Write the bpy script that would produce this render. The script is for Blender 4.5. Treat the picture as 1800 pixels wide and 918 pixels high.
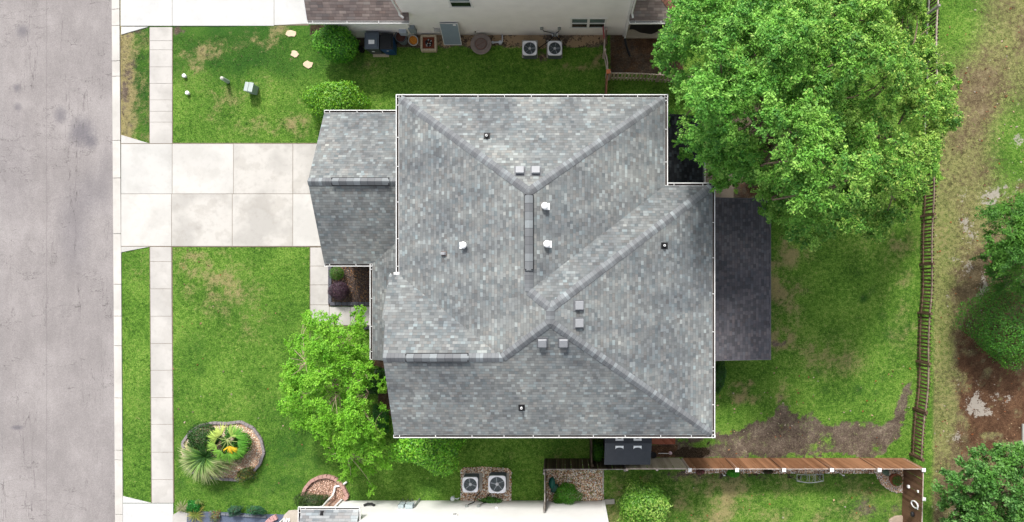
import bpy, math, random
import numpy as np
from mathutils import Vector, Matrix
random.seed(7)
rng = np.random.default_rng(11)
R = math.radians
for o in list(bpy.data.objects): bpy.data.objects.remove(o)
SC = bpy.context.scene
COL = SC.collection

# ---------------------------------------------------------------- camera
H = 34.0; F = 1200.0; NX, NY = 988.0, 490.0       # height above the lawn, focal length and nadir in photo pixels
cam = bpy.data.cameras.new('camera'); camo = bpy.data.objects.new('camera', cam); COL.objects.link(camo)
camo.location = (0, 0, H); camo.rotation_euler = (0, 0, 0)
cam.sensor_width = 36; cam.lens = F / 1800 * 36
cam.shift_x = -(NX - 900) / 1800; cam.shift_y = (NY - 459) / 1800
cam.clip_end = 2000
SC.camera = camo

# ---------------------------------------------------------------- light
SUN_ELEV, SUN_AZ = 46, -10      # degrees; azimuth from +Y, negative towards -X
w = bpy.data.worlds.new('World'); SC.world = w; w.use_nodes = True
nt = w.node_tree; nt.nodes.clear()
sky = nt.nodes.new('ShaderNodeTexSky'); sky.sky_type = 'NISHITA'; sky.sun_disc = False
sky.sun_elevation = R(SUN_ELEV); sky.sun_rotation = R(SUN_AZ); sky.dust_density = 3.0; sky.air_density = 1.0
hs = nt.nodes.new('ShaderNodeHueSaturation'); hs.inputs['Saturation'].default_value = 0.3
bg = nt.nodes.new('ShaderNodeBackground'); bg.inputs['Strength'].default_value = 0.145
ow = nt.nodes.new('ShaderNodeOutputWorld')
nt.links.new(sky.outputs[0], hs.inputs['Color']); nt.links.new(hs.outputs[0], bg.inputs[0]); nt.links.new(bg.outputs[0], ow.inputs[0])
sl = bpy.data.lights.new('sun', 'SUN'); sl.energy = 2.75; sl.angle = R(8); sl.color = (1, .965, .91)
so = bpy.data.objects.new('sun', sl); COL.objects.link(so)
sd = Vector((math.sin(R(SUN_AZ)) * math.cos(R(SUN_ELEV)), math.cos(R(SUN_AZ)) * math.cos(R(SUN_ELEV)), math.sin(R(SUN_ELEV))))
so.rotation_euler = sd.to_track_quat('Z', 'Y').to_euler()
SC.view_settings.view_transform = 'Standard'; SC.view_settings.look = 'None'
SC.view_settings.exposure = 0.72; SC.view_settings.gamma = 1
SC.view_settings.use_curve_mapping = False

# ---------------------------------------------------------------- helpers
def W(px, py, z=0.0):
    s = (H - z) / F
    return Vector(((px - NX) * s, (NY - py) * s, z))
def W2(px, py, z=0.0):
    p = W(px, py, z); return (p.x, p.y)
def lin(c):
    c = c / 255.0
    return c / 12.92 if c <= .04045 else ((c + .055) / 1.055) ** 2.4
def rgb(r, g, b, k=1.35):
    return (lin(r) / k, lin(g) / k, lin(b) / k, 1)

class NT:
    def __init__(s, name):
        s.m = bpy.data.materials.new(name); s.m.use_nodes = True
        s.t = s.m.node_tree; s.t.nodes.clear()
        s.out = s.t.nodes.new('ShaderNodeOutputMaterial')
    def put(s, sock, v):
        if hasattr(v, 'links') or isinstance(v, bpy.types.NodeSocket): s.t.links.new(v, sock)
        else: sock.default_value = v
    def math(s, op, a, b=0.0, c=0.0):
        n = s.t.nodes.new('ShaderNodeMath'); n.operation = op
        for i, v in enumerate((a, b, c)): s.put(n.inputs[i], v)
        return n.outputs[0]
    def mix(s, f, a, b, mode='MIX'):
        n = s.t.nodes.new('ShaderNodeMix'); n.data_type = 'RGBA'; n.blend_type = mode
        s.put(n.inputs[0], f); s.put(n.inputs[6], a); s.put(n.inputs[7], b)
        return n.outputs[2]
    def noise(s, vec, scale, detail=2.0, rough=.5, dist=0.0):
        n = s.t.nodes.new('ShaderNodeTexNoise')
        s.put(n.inputs['Vector'], vec); n.inputs['Scale'].default_value = scale
        n.inputs['Detail'].default_value = detail; n.inputs['Roughness'].default_value = rough
        n.inputs['Distortion'].default_value = dist
        return n.outputs[0]
    def voro(s, vec, scale, feature='F1'):
        n = s.t.nodes.new('ShaderNodeTexVoronoi'); n.feature = feature
        s.put(n.inputs['Vector'], vec); n.inputs['Scale'].default_value = scale
        return n
    def ramp(s, f, stops, interp='LINEAR'):
        n = s.t.nodes.new('ShaderNodeValToRGB'); s.put(n.inputs[0], f); cr = n.color_ramp; cr.interpolation = interp
        while len(cr.elements) < len(stops): cr.elements.new(.5)
        for e, (p, c) in zip(cr.elements, stops):
            e.position = p; e.color = c if len(c) == 4 else (*c, 1)
        return n.outputs[0]
    def smooth(s, v, a, b):
        n = s.t.nodes.new('ShaderNodeMapRange'); n.interpolation_type = 'SMOOTHSTEP'
        s.put(n.inputs[0], v); n.inputs[1].default_value = a; n.inputs[2].default_value = b
        return n.outputs[0]
    def coord(s, kind='Object'):
        if kind == 'pos': return s.t.nodes.new('ShaderNodeNewGeometry').outputs['Position']
        return s.t.nodes.new('ShaderNodeTexCoord').outputs[kind]
    def sep(s, v):
        n = s.t.nodes.new('ShaderNodeSeparateXYZ'); s.put(n.inputs[0], v); return n.outputs
    def comb(s, x, y, z=0.0):
        n = s.t.nodes.new('ShaderNodeCombineXYZ')
        for i, v in enumerate((x, y, z)): s.put(n.inputs[i], v)
        return n.outputs[0]
    def white(s, vec):
        n = s.t.nodes.new('ShaderNodeTexWhiteNoise'); n.noise_dimensions = '3D'; s.put(n.inputs['Vector'], vec); return n.outputs[0]
    def attr(s, name):
        n = s.t.nodes.new('ShaderNodeAttribute'); n.attribute_name = name; return n.outputs['Color']
    def bsdf(s, col, rough=.8, height=None, bump=.3, dist=.02, metal=0.0, spec=.3, trans=0.0):
        p = s.t.nodes.new('ShaderNodeBsdfPrincipled')
        s.put(p.inputs['Base Color'], col); s.put(p.inputs['Roughness'], rough)
        p.inputs['Metallic'].default_value = metal; p.inputs['Specular IOR Level'].default_value = spec
        if height is not None:
            b = s.t.nodes.new('ShaderNodeBump'); b.inputs['Strength'].default_value = bump; b.inputs['Distance'].default_value = dist
            s.put(b.inputs['Height'], height); s.t.links.new(b.outputs[0], p.inputs['Normal'])
        res = p.outputs[0]
        if trans:
            tr = s.t.nodes.new('ShaderNodeBsdfTranslucent'); s.put(tr.inputs[0], col)
            mx = s.t.nodes.new('ShaderNodeMixShader'); mx.inputs[0].default_value = trans
            s.t.links.new(res, mx.inputs[1]); s.t.links.new(tr.outputs[0], mx.inputs[2]); res = mx.outputs[0]
        s.t.links.new(res, s.out.inputs[0]); return s.m

def simple(name, col, var=.12, scale=6, rough=.7, bump=.15, metal=0.0, spec=.3, detail=4):
    n = NT(name); v = n.coord('Object'); a = n.noise(v, scale, detail, .6); b = n.noise(v, scale * 9, 2, .6)
    f = n.math('ADD', n.math('MULTIPLY', a, .6), n.math('MULTIPLY', b, .4))
    f = n.smooth(f, .3, .7)
    dk = tuple(c * (1 - var) for c in col[:3]) + (1,); lt = tuple(min(1, c * (1 + var)) for c in col[:3]) + (1,)
    return n.bsdf(n.mix(f, dk, lt), rough, b, bump, .01, metal, spec)

OFF = {}
def link(o): COL.objects.link(o); return o
def tag(o, label, cat=None, group=None, kind=None):
    if label: o['label'] = label
    if cat: o['category'] = cat
    if group: o['group'] = group
    if kind: o['kind'] = kind
    return o
def thing(name, label, cat, loc, group=None):
    o = link(bpy.data.objects.new(name, None)); o.location = loc; o.empty_display_size = .2
    OFF[o] = Vector(loc); return tag(o, label, cat, group)
def finish(name, me, mat, parent, top_loc=None, smooth=False):
    o = bpy.data.objects.new(name, me); link(o)
    for m_ in (mat if isinstance(mat, (list, tuple)) else [mat]): me.materials.append(m_)
    if parent is not None:
        off = OFF[parent]; o.parent = parent
    else:
        n = len(me.vertices); a = np.empty(n * 3); me.vertices.foreach_get('co', a); a = a.reshape(-1, 3)
        off = Vector((float((a[:, 0].min() + a[:, 0].max()) / 2), float((a[:, 1].min() + a[:, 1].max()) / 2), float(a[:, 2].min())))
        if top_loc is not None: off = Vector(top_loc)
        o.location = off
    me.transform(Matrix.Translation(-off)); OFF[o] = off.copy()
    if smooth: me.polygons.foreach_set('use_smooth', [True] * len(me.polygons))
    me.update(); return o

class MB:
    def __init__(s): s.v = []; s.f = []; s.uv = []; s.mi = []; s.cur = 0
    def add(s, verts, faces, uvs=None, M=None):
        b = len(s.v)
        for p in verts:
            p = Vector(p); s.v.append(M @ p if M is not None else p)
        for i, f in enumerate(faces):
            s.f.append([b + k for k in f]); s.mi.append(s.cur)
            s.uv.append(uvs[i] if uvs else [(0, 0)] * len(f))
        return s
    def box(s, c, d, rz=0.0, M=None, top=None):
        """centre, full size; top = (sx, sy) scale of the upper face"""
        x, y, z = d[0] / 2, d[1] / 2, d[2] / 2; t = top or (1, 1)
        vs = [(-x, -y, -z), (x, -y, -z), (x, y, -z), (-x, y, -z), (-x * t[0], -y * t[1], z), (x * t[0], -y * t[1], z), (x * t[0], y * t[1], z), (-x * t[0], y * t[1], z)]
        m = Matrix.Translation(c) @ Matrix.Rotation(rz, 4, 'Z')
        if M is not None: m = M @ m
        return s.add(vs, [(0, 3, 2, 1), (4, 5, 6, 7), (0, 1, 5, 4), (1, 2, 6, 5), (2, 3, 7, 6), (3, 0, 4, 7)], None, m)
    def span(s, a, b, wd, ht, up=Vector((0, 0, 1))):
        """bar from a to b"""
        a, b = Vector(a), Vector(b); d = b - a; L = d.length
        if L < 1e-6: return s
        d.normalize(); side = d.cross(up)
        if side.length < 1e-4: side = Vector((1, 0, 0))
        side.normalize(); u = side.cross(d)
        M = Matrix(((d.x, side.x, u.x, 0), (d.y, side.y, u.y, 0), (d.z, side.z, u.z, 0), (0, 0, 0, 1)))
        M.translation = (a + b) / 2
        return s.box((0, 0, 0), (L, wd, ht), 0, M)
    def cyl(s, a, b, r, r2=None, n=14, caps=True):
        a, b = Vector(a), Vector(b); r2 = r if r2 is None else r2; d = (b - a).normalized()
        x = d.orthogonal().normalized(); y = d.cross(x); vs = []
        for p, q in ((a, r), (b, r2)):
            for i in range(n):
                t = 2 * math.pi * i / n; vs.append(p + (x * math.cos(t) + y * math.sin(t)) * q)
        fs = [(i, (i + 1) % n, n + (i + 1) % n, n + i) for i in range(n)]
        if caps: fs += [tuple(range(n - 1, -1, -1)), tuple(range(n, 2 * n))]
        return s.add(vs, fs)
    def tube(s, pts, r, n=8, r_end=None):
        pts = [Vector(p) for p in pts]; m = len(pts); rings = []; ref = None
        for i, p in enumerate(pts):
            d = (pts[min(i + 1, m - 1)] - pts[max(i - 1, 0)]).normalized()
            if ref is None: ref = d.orthogonal().normalized()
            x = (ref - d * ref.dot(d)).normalized(); ref = x; y = d.cross(x)
            q = r if r_end is None else r + (r_end - r) * i / (m - 1)
            rings.append([p + (x * math.cos(2 * math.pi * k / n) + y * math.sin(2 * math.pi * k / n)) * q for k in range(n)])
        vs = [v for g in rings for v in g]; fs = []
        for i in range(m - 1):
            for k in range(n): fs.append((i * n + k, i * n + (k + 1) % n, (i + 1) * n + (k + 1) % n, (i + 1) * n + k))
        fs += [tuple(range(n - 1, -1, -1)), tuple((m - 1) * n + k for k in range(n))]
        return s.add(vs, fs)
    def lathe(s, c, prof, n=28, M=None):
        vs = []; fs = []; k = len(prof)
        for r, z in prof:
            for i in range(n):
                t = 2 * math.pi * i / n; vs.append((c[0] + r * math.cos(t), c[1] + r * math.sin(t), c[2] + z))
        for j in range(k - 1):
            for i in range(n): fs.append((j * n + i, j * n + (i + 1) % n, (j + 1) * n + (i + 1) % n, (j + 1) * n + i))
        fs += [tuple(range(n - 1, -1, -1)), tuple((k - 1) * n + i for i in range(n))]
        return s.add(vs, fs, None, M)
    def prism(s, pts, z0, z1):
        n = len(pts); ar = sum(pts[i][0] * pts[(i + 1) % n][1] - pts[(i + 1) % n][0] * pts[i][1] for i in range(n))
        if ar < 0: pts = pts[::-1]
        vs = [(p[0], p[1], z0) for p in pts] + [(p[0], p[1], z1) for p in pts]
        fs = [tuple(range(n - 1, -1, -1)), tuple(range(n, 2 * n))] + [(i, (i + 1) % n, n + (i + 1) % n, n + i) for i in range(n)]
        return s.add(vs, fs)
    def build(s, name, mat, parent=None, smooth=False, bevel=0.0, top_loc=None):
        me = bpy.data.meshes.new(name); me.from_pydata([tuple(v) for v in s.v], [], s.f)
        uvl = me.uv_layers.new(name='UVMap'); k = 0
        flat = [c for f in s.uv for uv in f for c in uv]; uvl.data.foreach_set('uv', flat)
        me.polygons.foreach_set('material_index', s.mi)
        o = finish(name, me, mat, parent, top_loc, smooth)
        if bevel:
            b = o.modifiers.new('bevel', 'BEVEL'); b.width = bevel; b.segments = 2; b.limit_method = 'ANGLE'
        return o

def copy_tree(o, delta, label=None):
    r = o.copy(); link(r); r.location = Vector(o.location) + Vector(delta)
    if label: r['label'] = label
    for ch in list(o.children):
        c = ch.copy(); link(c); c.parent = r
        for g in list(ch.children):
            d = g.copy(); link(d); d.parent = c
    return r

# numpy noise and masks (photo-pixel ground coordinates only name places on the ground)
_lat = {}
def vnoise(x, y, scale, seed=0):
    if seed not in _lat: _lat[seed] = np.random.default_rng(100 + seed).random((256, 256))
    L = _lat[seed]; x = x / scale; y = y / scale
    xi = np.floor(x).astype(int); yi = np.floor(y).astype(int); fx = x - xi; fy = y - yi
    fx = fx * fx * (3 - 2 * fx); fy = fy * fy * (3 - 2 * fy)
    g = lambda a, b: L[a % 256, b % 256]
    return (g(xi, yi) * (1 - fx) + g(xi + 1, yi) * fx) * (1 - fy) + (g(xi, yi + 1) * (1 - fx) + g(xi + 1, yi + 1) * fx) * fy
def fbm(x, y, scale, seed=0):
    return .5 * vnoise(x, y, scale, seed) + .3 * vnoise(x, y, scale / 2.1, seed + 1) + .2 * vnoise(x, y, scale / 4.3, seed + 2)
def inpoly(x, y, poly):
    c = np.zeros(x.shape, bool); n = len(poly); j = n - 1
    for i in range(n):
        xi, yi = poly[i]; xj, yj = poly[j]
        if yi != yj:
            c ^= ((yi > y) != (yj > y)) & (x < (xj - xi) * (y - yi) / (yj - yi) + xi)
        j = i
    return c
def blob(x, y, cx, cy, rx, ry, rot=0):
    ca, sa = math.cos(R(rot)), math.sin(R(rot)); dx, dy = x - cx, y - cy
    u = (dx * ca + dy * sa) / rx; v = (-dx * sa + dy * ca) / ry
    return np.exp(-(u * u + v * v))

# ---------------------------------------------------------------- ground
def kx(py): return 195.3 + 6 * py / 918.0           # street edge
P_DRIVE = [(213, 252), (600, 253), (600, 435), (213, 433)]
P_DRIVE_TOP = [(212, -80), (545, -80), (545, 42), (534, 43), (303, 47.5), (212, 48)]
P_DRIVE_LOW = [(216, 884), (305, 885), (305, 903), (322, 903), (340, 1000), (216, 1000)]
P_WALK1 = [(263, 48), (303, 48), (303, 253), (263, 253)]
P_WALK2 = [(264, 434), (302, 434), (305, 885), (267, 885)]
P_PATH = [(545, 435), (578, 435), (578, 536), (655, 536), (655, 572), (546, 572)]
P_BED = [(578, 462), (662, 462), (662, 538), (578, 538)]
P_PALM = [(318, 795), (322, 778), (335, 760), (352, 748), (375, 743), (400, 744), (424, 741), (446, 752), (460, 772), (465, 795), (458, 815), (443, 832), (420, 843), (395, 842), (368, 838), (335, 828)]
P_STONE = [(533, 871), (538, 857), (548, 845), (562, 838), (576, 836), (590, 840), (603, 852), (613, 872), (606, 877), (566, 895)]
P_ACBED = [(810, 826), (815, 822), (850, 820.5), (893, 823), (899, 828), (899, 881), (810, 881)]
P_GBED = [(960, 824), (1061, 824), (1061, 881), (960, 881)]
P_STRIP = [(1205, 820), (1540, 820), (1540, 832), (1205, 832)]
P_CORNER = [(1537, 824), (1592, 824), (1592, 866), (1575, 866), (1560, 860), (1548, 850), (1541, 838)]
P_BACKDIRT = [(1150, 785), (1160, 775), (1262, 758), (1300, 757), (1330, 738), (1345, 738), (1368, 712), (1384, 712), (1396, 728), (1430, 735), (1470, 748), (1510, 738), (1550, 748), (1572, 728), (1585, 680), (1602, 672), (1603, 700), (1596, 740), (1582, 770), (1560, 800), (1520, 806), (1150, 808)]
P_SIDEDIRT = [(1072, 58), (1200, 58), (1200, 128), (1072, 133)]
HARD = [P_DRIVE, P_DRIVE_TOP, P_DRIVE_LOW, P_WALK1, P_WALK2, P_PATH, P_BED, P_PALM, P_STONE, P_ACBED, P_GBED, P_STRIP, P_CORNER,
        [(213, 48), (262, 48), (213, 62)], [(213, 236), (264, 252), (213, 254)], [(213, 432), (265, 433), (213, 445)], [(216, 871), (268, 886), (215, 886)]]

def fields(px, py):
    """grass cover, dryness, lushness, red needle litter, pale sand, dark humus at ground points"""
    jx = px + (fbm(px, py, 22, 3) - .5) * 34; jy = py + (fbm(px, py, 22, 7) - .5) * 34
    n1 = fbm(px, py, 60, 0); n2 = fbm(px, py, 16, 4)
    g = np.full(px.shape, .93); dry = .10 + .25 * (n1 - .5); lush = .35 + .5 * (fbm(px, py, 90, 9) - .5)
    red = np.zeros(px.shape); sand = np.zeros(px.shape); hum = np.zeros(px.shape)
    def B(a, lst, k=1.0):
        for cx, cy, rx, ry, v in lst: a += k * v * blob(jx, jy, cx, cy, rx * 1.15, ry * 1.15) * np.clip(.25 + 2.6 * (n2 - .28), .1, 1.5)
    # the verge by the kerb in the upper left, worn
    m = ((px < 264) & (py < 256)).astype(float)
    dry += m * (.25 + .9 * np.clip(1.2 - (px - 213) / 26, 0, 1)); g -= m * (.25 * np.clip(1.3 - (px - 213) / 22, 0, 1)); lush += m * .3 * blob(px, py, 245, 130, 22, 60)
    B(g, [(250, 60, 14, 12, -.5), (230, 225, 12, 20, -.2), (222, 150, 8, 40, -.4), (236, 110, 6, 20, -.3), (315, 53, 9, 6, -.9)])
    dry += m * .9 * (fbm(px, py, 12, 60) - .45); g -= m * .9 * np.clip(fbm(px, py, 16, 63) - .5, 0, 1); lush += m * .6 * fbm(px, py, 14, 66)
    lush += .45 * ((px > 303) & (px < 640) & (py < 260)) * np.clip((165 - jy) / 50, 0, 1)
    # upper left lawn, thin patches
    B(dry, [(368, 92, 26, 14, .55), (345, 118, 22, 12, .5), (430, 70, 40, 16, .45), (475, 72, 22, 12, .4), (500, 55, 18, 14, .6), (520, 215, 30, 20, .6), (505, 175, 24, 12, .4), (460, 152, 16, 12, .4),
            (390, 175, 60, 30, .35), (445, 225, 60, 18, .35), (330, 95, 12, 10, .4), (350, 200, 40, 25, .15)])
    B(g, [(368, 92, 20, 9, -.28), (345, 118, 16, 8, -.25), (430, 68, 30, 10, -.22), (500, 55, 16, 12, -.3), (520, 218, 22, 12, -.2), (460, 152, 12, 8, -.15)])
    # lower left lawn
    B(dry, [(385, 500, 55, 42, .52), (330, 470, 30, 30, .3), (430, 560, 50, 50, .25), (350, 445, 60, 12, .35), (400, 720, 80, 30, .25), (245, 470, 20, 25, .3), (240, 735, 14, 30, .2)])
    B(g, [(395, 492, 26, 22, -.12), (585, 122, 30, 10, -.25)])
    B(lush, [(330, 800, 60, 80, .3), (460, 860, 80, 40, .3), (520, 780, 60, 60, .3), (340, 640, 40, 60, .2)])
    # between the houses, upper
    B(g, [(640, 108, 22, 14, -.35), (680, 95, 20, 12, -.35), (655, 128, 14, 8, -.2), (745, 95, 14, 8, -.3)])
    B(dry, [(640, 112, 45, 20, .4), (1005, 122, 22, 8, .7), (1040, 112, 18, 12, .6), (1052, 100, 8, 14, .5), (860, 122, 14, 8, .3), (770, 210, 70, 60, .0)])
    m = np.clip((86 + 10 * (n2 - .5) - py) / 9, 0, 1) * (px > 735) * (px < 1068); g -= 1.3 * m; sand += .62 * m * n2 * 1.6
    B(g, [(952, 90, 11, 14, -.9), (1050, 70, 18, 12, -.3), (815, 72, 14, 12, -.7)]); B(sand, [(952, 88, 8, 10, .4), (900, 70, 40, 8, .25), (1020, 70, 30, 9, .3), (1040, 72, 12, 6, .2)])
    m = inpoly(px, py, [(545, 45), (575, 45), (585, 80), (560, 92), (548, 70)]).astype(float); g -= m * .9; hum += m * .7
    g -= .8 * inpoly(px, py, [(625, 50), (760, 50), (760, 86), (625, 86)]); hum += .4 * inpoly(px, py, [(625, 50), (660, 50), (660, 86), (625, 86)])
    m = inpoly(px, py, P_SIDEDIRT).astype(float); g -= 1.4 * m; red += .55 * m * np.clip(n1 * 1.6, 0, 1); hum += .35 * m * blob(px, py, 1090, 115, 60, 30)
    # beneath the big tree behind the house
    B(g, [(1270, 300, 60, 60, -1.1), (1330, 250, 80, 70, -.7), (1315, 335, 40, 25, -.8)]); B(sand, [(1282, 275, 12, 16, .3), (1255, 300, 14, 20, .12)]); B(red, [(1320, 338, 30, 18, .5)])
    # back lawn
    B(dry, [(1385, 440, 30, 26, .9), (1370, 500, 28, 40, .65), (1390, 520, 20, 20, .5), (1375, 595, 20, 18, .6), (1380, 560, 30, 30, .3), (1590, 520, 26, 140, .40), (1530, 420, 60, 30, .25), (1420, 620, 40, 30, .3), (1305, 685, 20, 14, .9), (1375, 690, 14, 16, .6), (1310, 700, 30, 20, .4), (1480, 640, 50, 30, .3)])
    B(g, [(1385, 436, 14, 8, -.35), (1375, 470, 10, 6, -.3), (1388, 492, 8, 6, -.5), (1362, 600, 10, 8, -.6), (1376, 603, 8, 7, -.6), (1305, 682, 12, 8, -.5), (1300, 700, 8, 8, -.3), (1374, 700, 4, 9, -.7), (1412, 512, 5, 8, -.5), (1372, 510, 8, 5, -.5), (1375, 648, 6, 6, -.3)])
    for cx, cy, r_ in [(1516, 528, 7), (1510, 482, 10), (1535, 510, 9), (1550, 555, 12), (1508, 560, 9), (1562, 590, 13), (1490, 625, 8), (1438, 655, 8), (1490, 640, 9), (1552, 665, 7), (1510, 683, 10), (1450, 685, 8), (1520, 521, 8), (1596, 575, 9), (1540, 690, 6), (1456, 607, 5)]:
        lush += .62 * blob(px, py, cx, cy, r_ * 1.2, r_ * 1.2)
    m = .62 * inpoly(jx, jy, P_BACKDIRT) + .38 * inpoly(px + (fbm(px, py, 7, 50) - .5) * 34, py + (fbm(px, py, 7, 55) - .5) * 34, P_BACKDIRT); g = g * (1 - m) + m * (.10 + .42 * np.clip(n2 - .45, 0, 1))
    B(g, [(1430, 792, 10, 8, .4), (1455, 775, 12, 8, .3), (1472, 790, 8, 10, .4), (1590, 790, 12, 16, .9), (1540, 800, 30, 5, .4), (1245, 778, 30, 6, .8)])
    m = inpoly(jx, jy, [(1188, 782), (1245, 780), (1245, 800), (1215, 812), (1180, 812)]).astype(float); g -= m; hum += 1.1 * m
    m = inpoly(px, py, [(1143, 782), (1190, 782), (1195, 806), (1143, 806)]).astype(float); g -= m; red += .5 * m; sand += .2 * n2 * m
    # right of the back fence
    m = np.clip((px - 1632 - (py < 330) * 8) / 12, 0, 1)
    t = m * np.clip(1 - .95 * blob(px, py, 1668, 20, 62, 90), 0, 1)
    dry += t * .55; g -= t * (.20 + .55 * (1 - n1)); g += t * .45 * blob(px, py, 1790, 260, 50, 90) + t * .25 * blob(px, py, 1660, 600, 25, 220); dry -= t * .4 * blob(px, py, 1790, 270, 50, 90)
    g -= t * .28 * blob(jx, jy, 1725, 150, 34, 140)
    B(red, [(1760, 680, 60, 90, 1.0), (1790, 600, 40, 60, .8), (1750, 530, 22, 50, .45), (1700, 640, 14, 40, .6), (1780, 340, 24, 30, .3), (1760, 740, 60, 50, .5)])
    B(g, [(1765, 680, 58, 90, -1.2), (1760, 540, 50, 90, -.9), (1735, 500, 10, 60, -.5), (1790, 340, 24, 20, -.4)])
    B(sand, [(1745, 342, 20, 12, .8), (1765, 330, 14, 10, .6), (1792, 300, 12, 10, .4), (1792, 245, 7, 14, .5), (1700, 380, 12, 16, .55), (1692, 340, 6, 20, .45), (1703, 405, 10, 20, .6), (1675, 455, 14, 8, .5), (1700, 470, 6, 16, .5),
             (1732, 490, 7, 20, .7), (1726, 530, 6, 18, .5), (1708, 570, 5, 20, .45), (1712, 690, 7, 24, .62), (1720, 716, 14, 10, .55), (1734, 728, 8, 6, .5), (1760, 705, 14, 10, .55), (1682, 770, 12, 10, .55), (1680, 660, 6, 20, .3), (1668, 520, 6, 6, .4), (1690, 890, 20, 20, .35), (1640, 895, 10, 10, .3)])
    B(g, [(1690, 860, 50, 60, -.35)])
    # lower side strip, lower right lawn
    B(dry, [(890, 800, 60, 20, .25), (1000, 800, 30, 14, .3)]); B(g, [(1050, 800, 16, 16, -.3), (735, 872, 20, 8, -.3)])
    m = inpoly(px, py, [(1062, 828), (1592, 828), (1592, 960), (1062, 960)]).astype(float)
    dry += m * (.25 + 1.1 * (fbm(px, py, 26, 12) - .48)); g -= m * .28 * fbm(px, py, 20, 13)
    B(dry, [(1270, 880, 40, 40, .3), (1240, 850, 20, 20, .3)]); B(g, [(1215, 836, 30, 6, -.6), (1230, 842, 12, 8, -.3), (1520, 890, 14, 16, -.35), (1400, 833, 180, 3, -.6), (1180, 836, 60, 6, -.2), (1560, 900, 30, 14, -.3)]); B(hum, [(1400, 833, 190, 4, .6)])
    lush -= .35 * blob(px, py, 1500, 560, 130, 170); dry += .10 * blob(px, py, 1500, 600, 120, 140)
    m = inpoly(px, py, [(655, 565), (700, 565), (700, 730), (672, 730), (655, 660)]).astype(float); g -= m; red += .4 * m; hum += .3 * m
    return [np.clip(a, 0, 1) for a in (g, dry, lush, red, sand, hum)]

def build_ground():
    xs = np.concatenate([np.array([-420, -200, -90, -50, -36]), np.arange(-29, 24.6, .13), np.array([27, 34, 50, 90, 200, 420])])
    ys = np.concatenate([np.array([-420, -200, -90, -50, -30, -18]), np.arange(-13.4, 15.2, .13), np.array([17, 24, 40, 90, 200, 420])])
    X, Y = np.meshgrid(xs, ys); nx, ny = len(xs), len(ys)
    px = X * F / H + NX; py = NY - Y * F / H
    Z = (fbm(X, Y, 5, 20) - .5) * .03 + (fbm(X, Y, .9, 21) - .5) * .02
    hard = np.zeros(X.shape, bool)
    for p in HARD: hard |= inpoly(px, py, p)
    e = px - kx(np.clip(py, 0, 918)) - 14
    Z = np.where(e < 4, -.05, Z); Z = np.where(e < -8, -.30, Z); Z = np.where(hard, -.03, Z)
    me = bpy.data.meshes.new('ground'); n = nx * ny
    co = np.stack([X.ravel(), Y.ravel(), Z.ravel()], 1)
    i = np.arange((nx - 1) * (ny - 1)); r_, c_ = i // (nx - 1), i % (nx - 1); a = r_ * nx + c_
    q = np.stack([a, a + 1, a + nx + 1, a + nx], 1)
    raw_mesh(me, co, q)
    f = fields(px.ravel(), py.ravel())
    for nm, tr in (('ga', (0, 1, 2)), ('gb', (3, 4, 5))):
        at = me.color_attributes.new(name=nm, type='FLOAT_COLOR', domain='POINT')
        at.data.foreach_set('color', np.stack([f[tr[0]], f[tr[1]], f[tr[2]], np.ones(n)], 1).ravel())
    me.polygons.foreach_set('use_smooth', np.ones(len(me.polygons), bool))
    return finish('ground', me, ground_mat(), None, (0, 0, 0))

def raw_mesh(me, co, faces):
    nf, k = faces.shape
    me.vertices.add(len(co)); me.vertices.foreach_set('co', co.astype(np.float32).ravel())
    me.loops.add(nf * k); me.loops.foreach_set('vertex_index', faces.astype(np.int32).ravel())
    me.polygons.add(nf); me.polygons.foreach_set('loop_start', (np.arange(nf) * k).astype(np.int32))
    me.update(calc_edges=True)

G_DARK = rgb(43, 74, 25, 1.0); G_MID = rgb(86, 125, 43, 1.0); G_LITE = rgb(132, 158, 74, 1.0)
G_DRY = rgb(150, 136, 98, 1.0); G_LUSH = rgb(34, 74, 28, 1.0)
def grass_col(n, ga, v, fine=1.0):
    a = n.sep(ga)
    n1 = n.noise(v, .45, 4, .6); n2 = n.noise(v, 5, 3, .65); n3 = n.noise(v, 26, 3, .7); n4 = n.noise(v, 70, 2, .6)
    n5 = n.noise(v, 14, 2, .6)
    f = n.math('ADD', n.math('MULTIPLY', n1, .40), n.math('ADD', n.math('MULTIPLY', n2, .50), n.math('ADD', n.math('MULTIPLY', n3, .55), n.math('MULTIPLY', n5, .45))))
    f = n.smooth(f, .70, 1.22)
    col = n.ramp(f, [(0, G_DARK), (.5, G_MID), (1, G_LITE)])
    col = n.mix(n.smooth(n.math('ADD', a[2], n.math('MULTIPLY', n2, .6)), .55, 1.5), col, G_LUSH)
    d = n.math('ADD', a[1], n.math('ADD', n.math('MULTIPLY', n.math('SUBTRACT', n3, .5), 1.5), n.math('MULTIPLY', n.math('SUBTRACT', n2, .5), 1.2)))
    col = n.mix(n.math('MULTIPLY', n.smooth(d, .30, 1.0), .85), col, G_DRY)
    return col, (n1, n2, n3, n4), a
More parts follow.
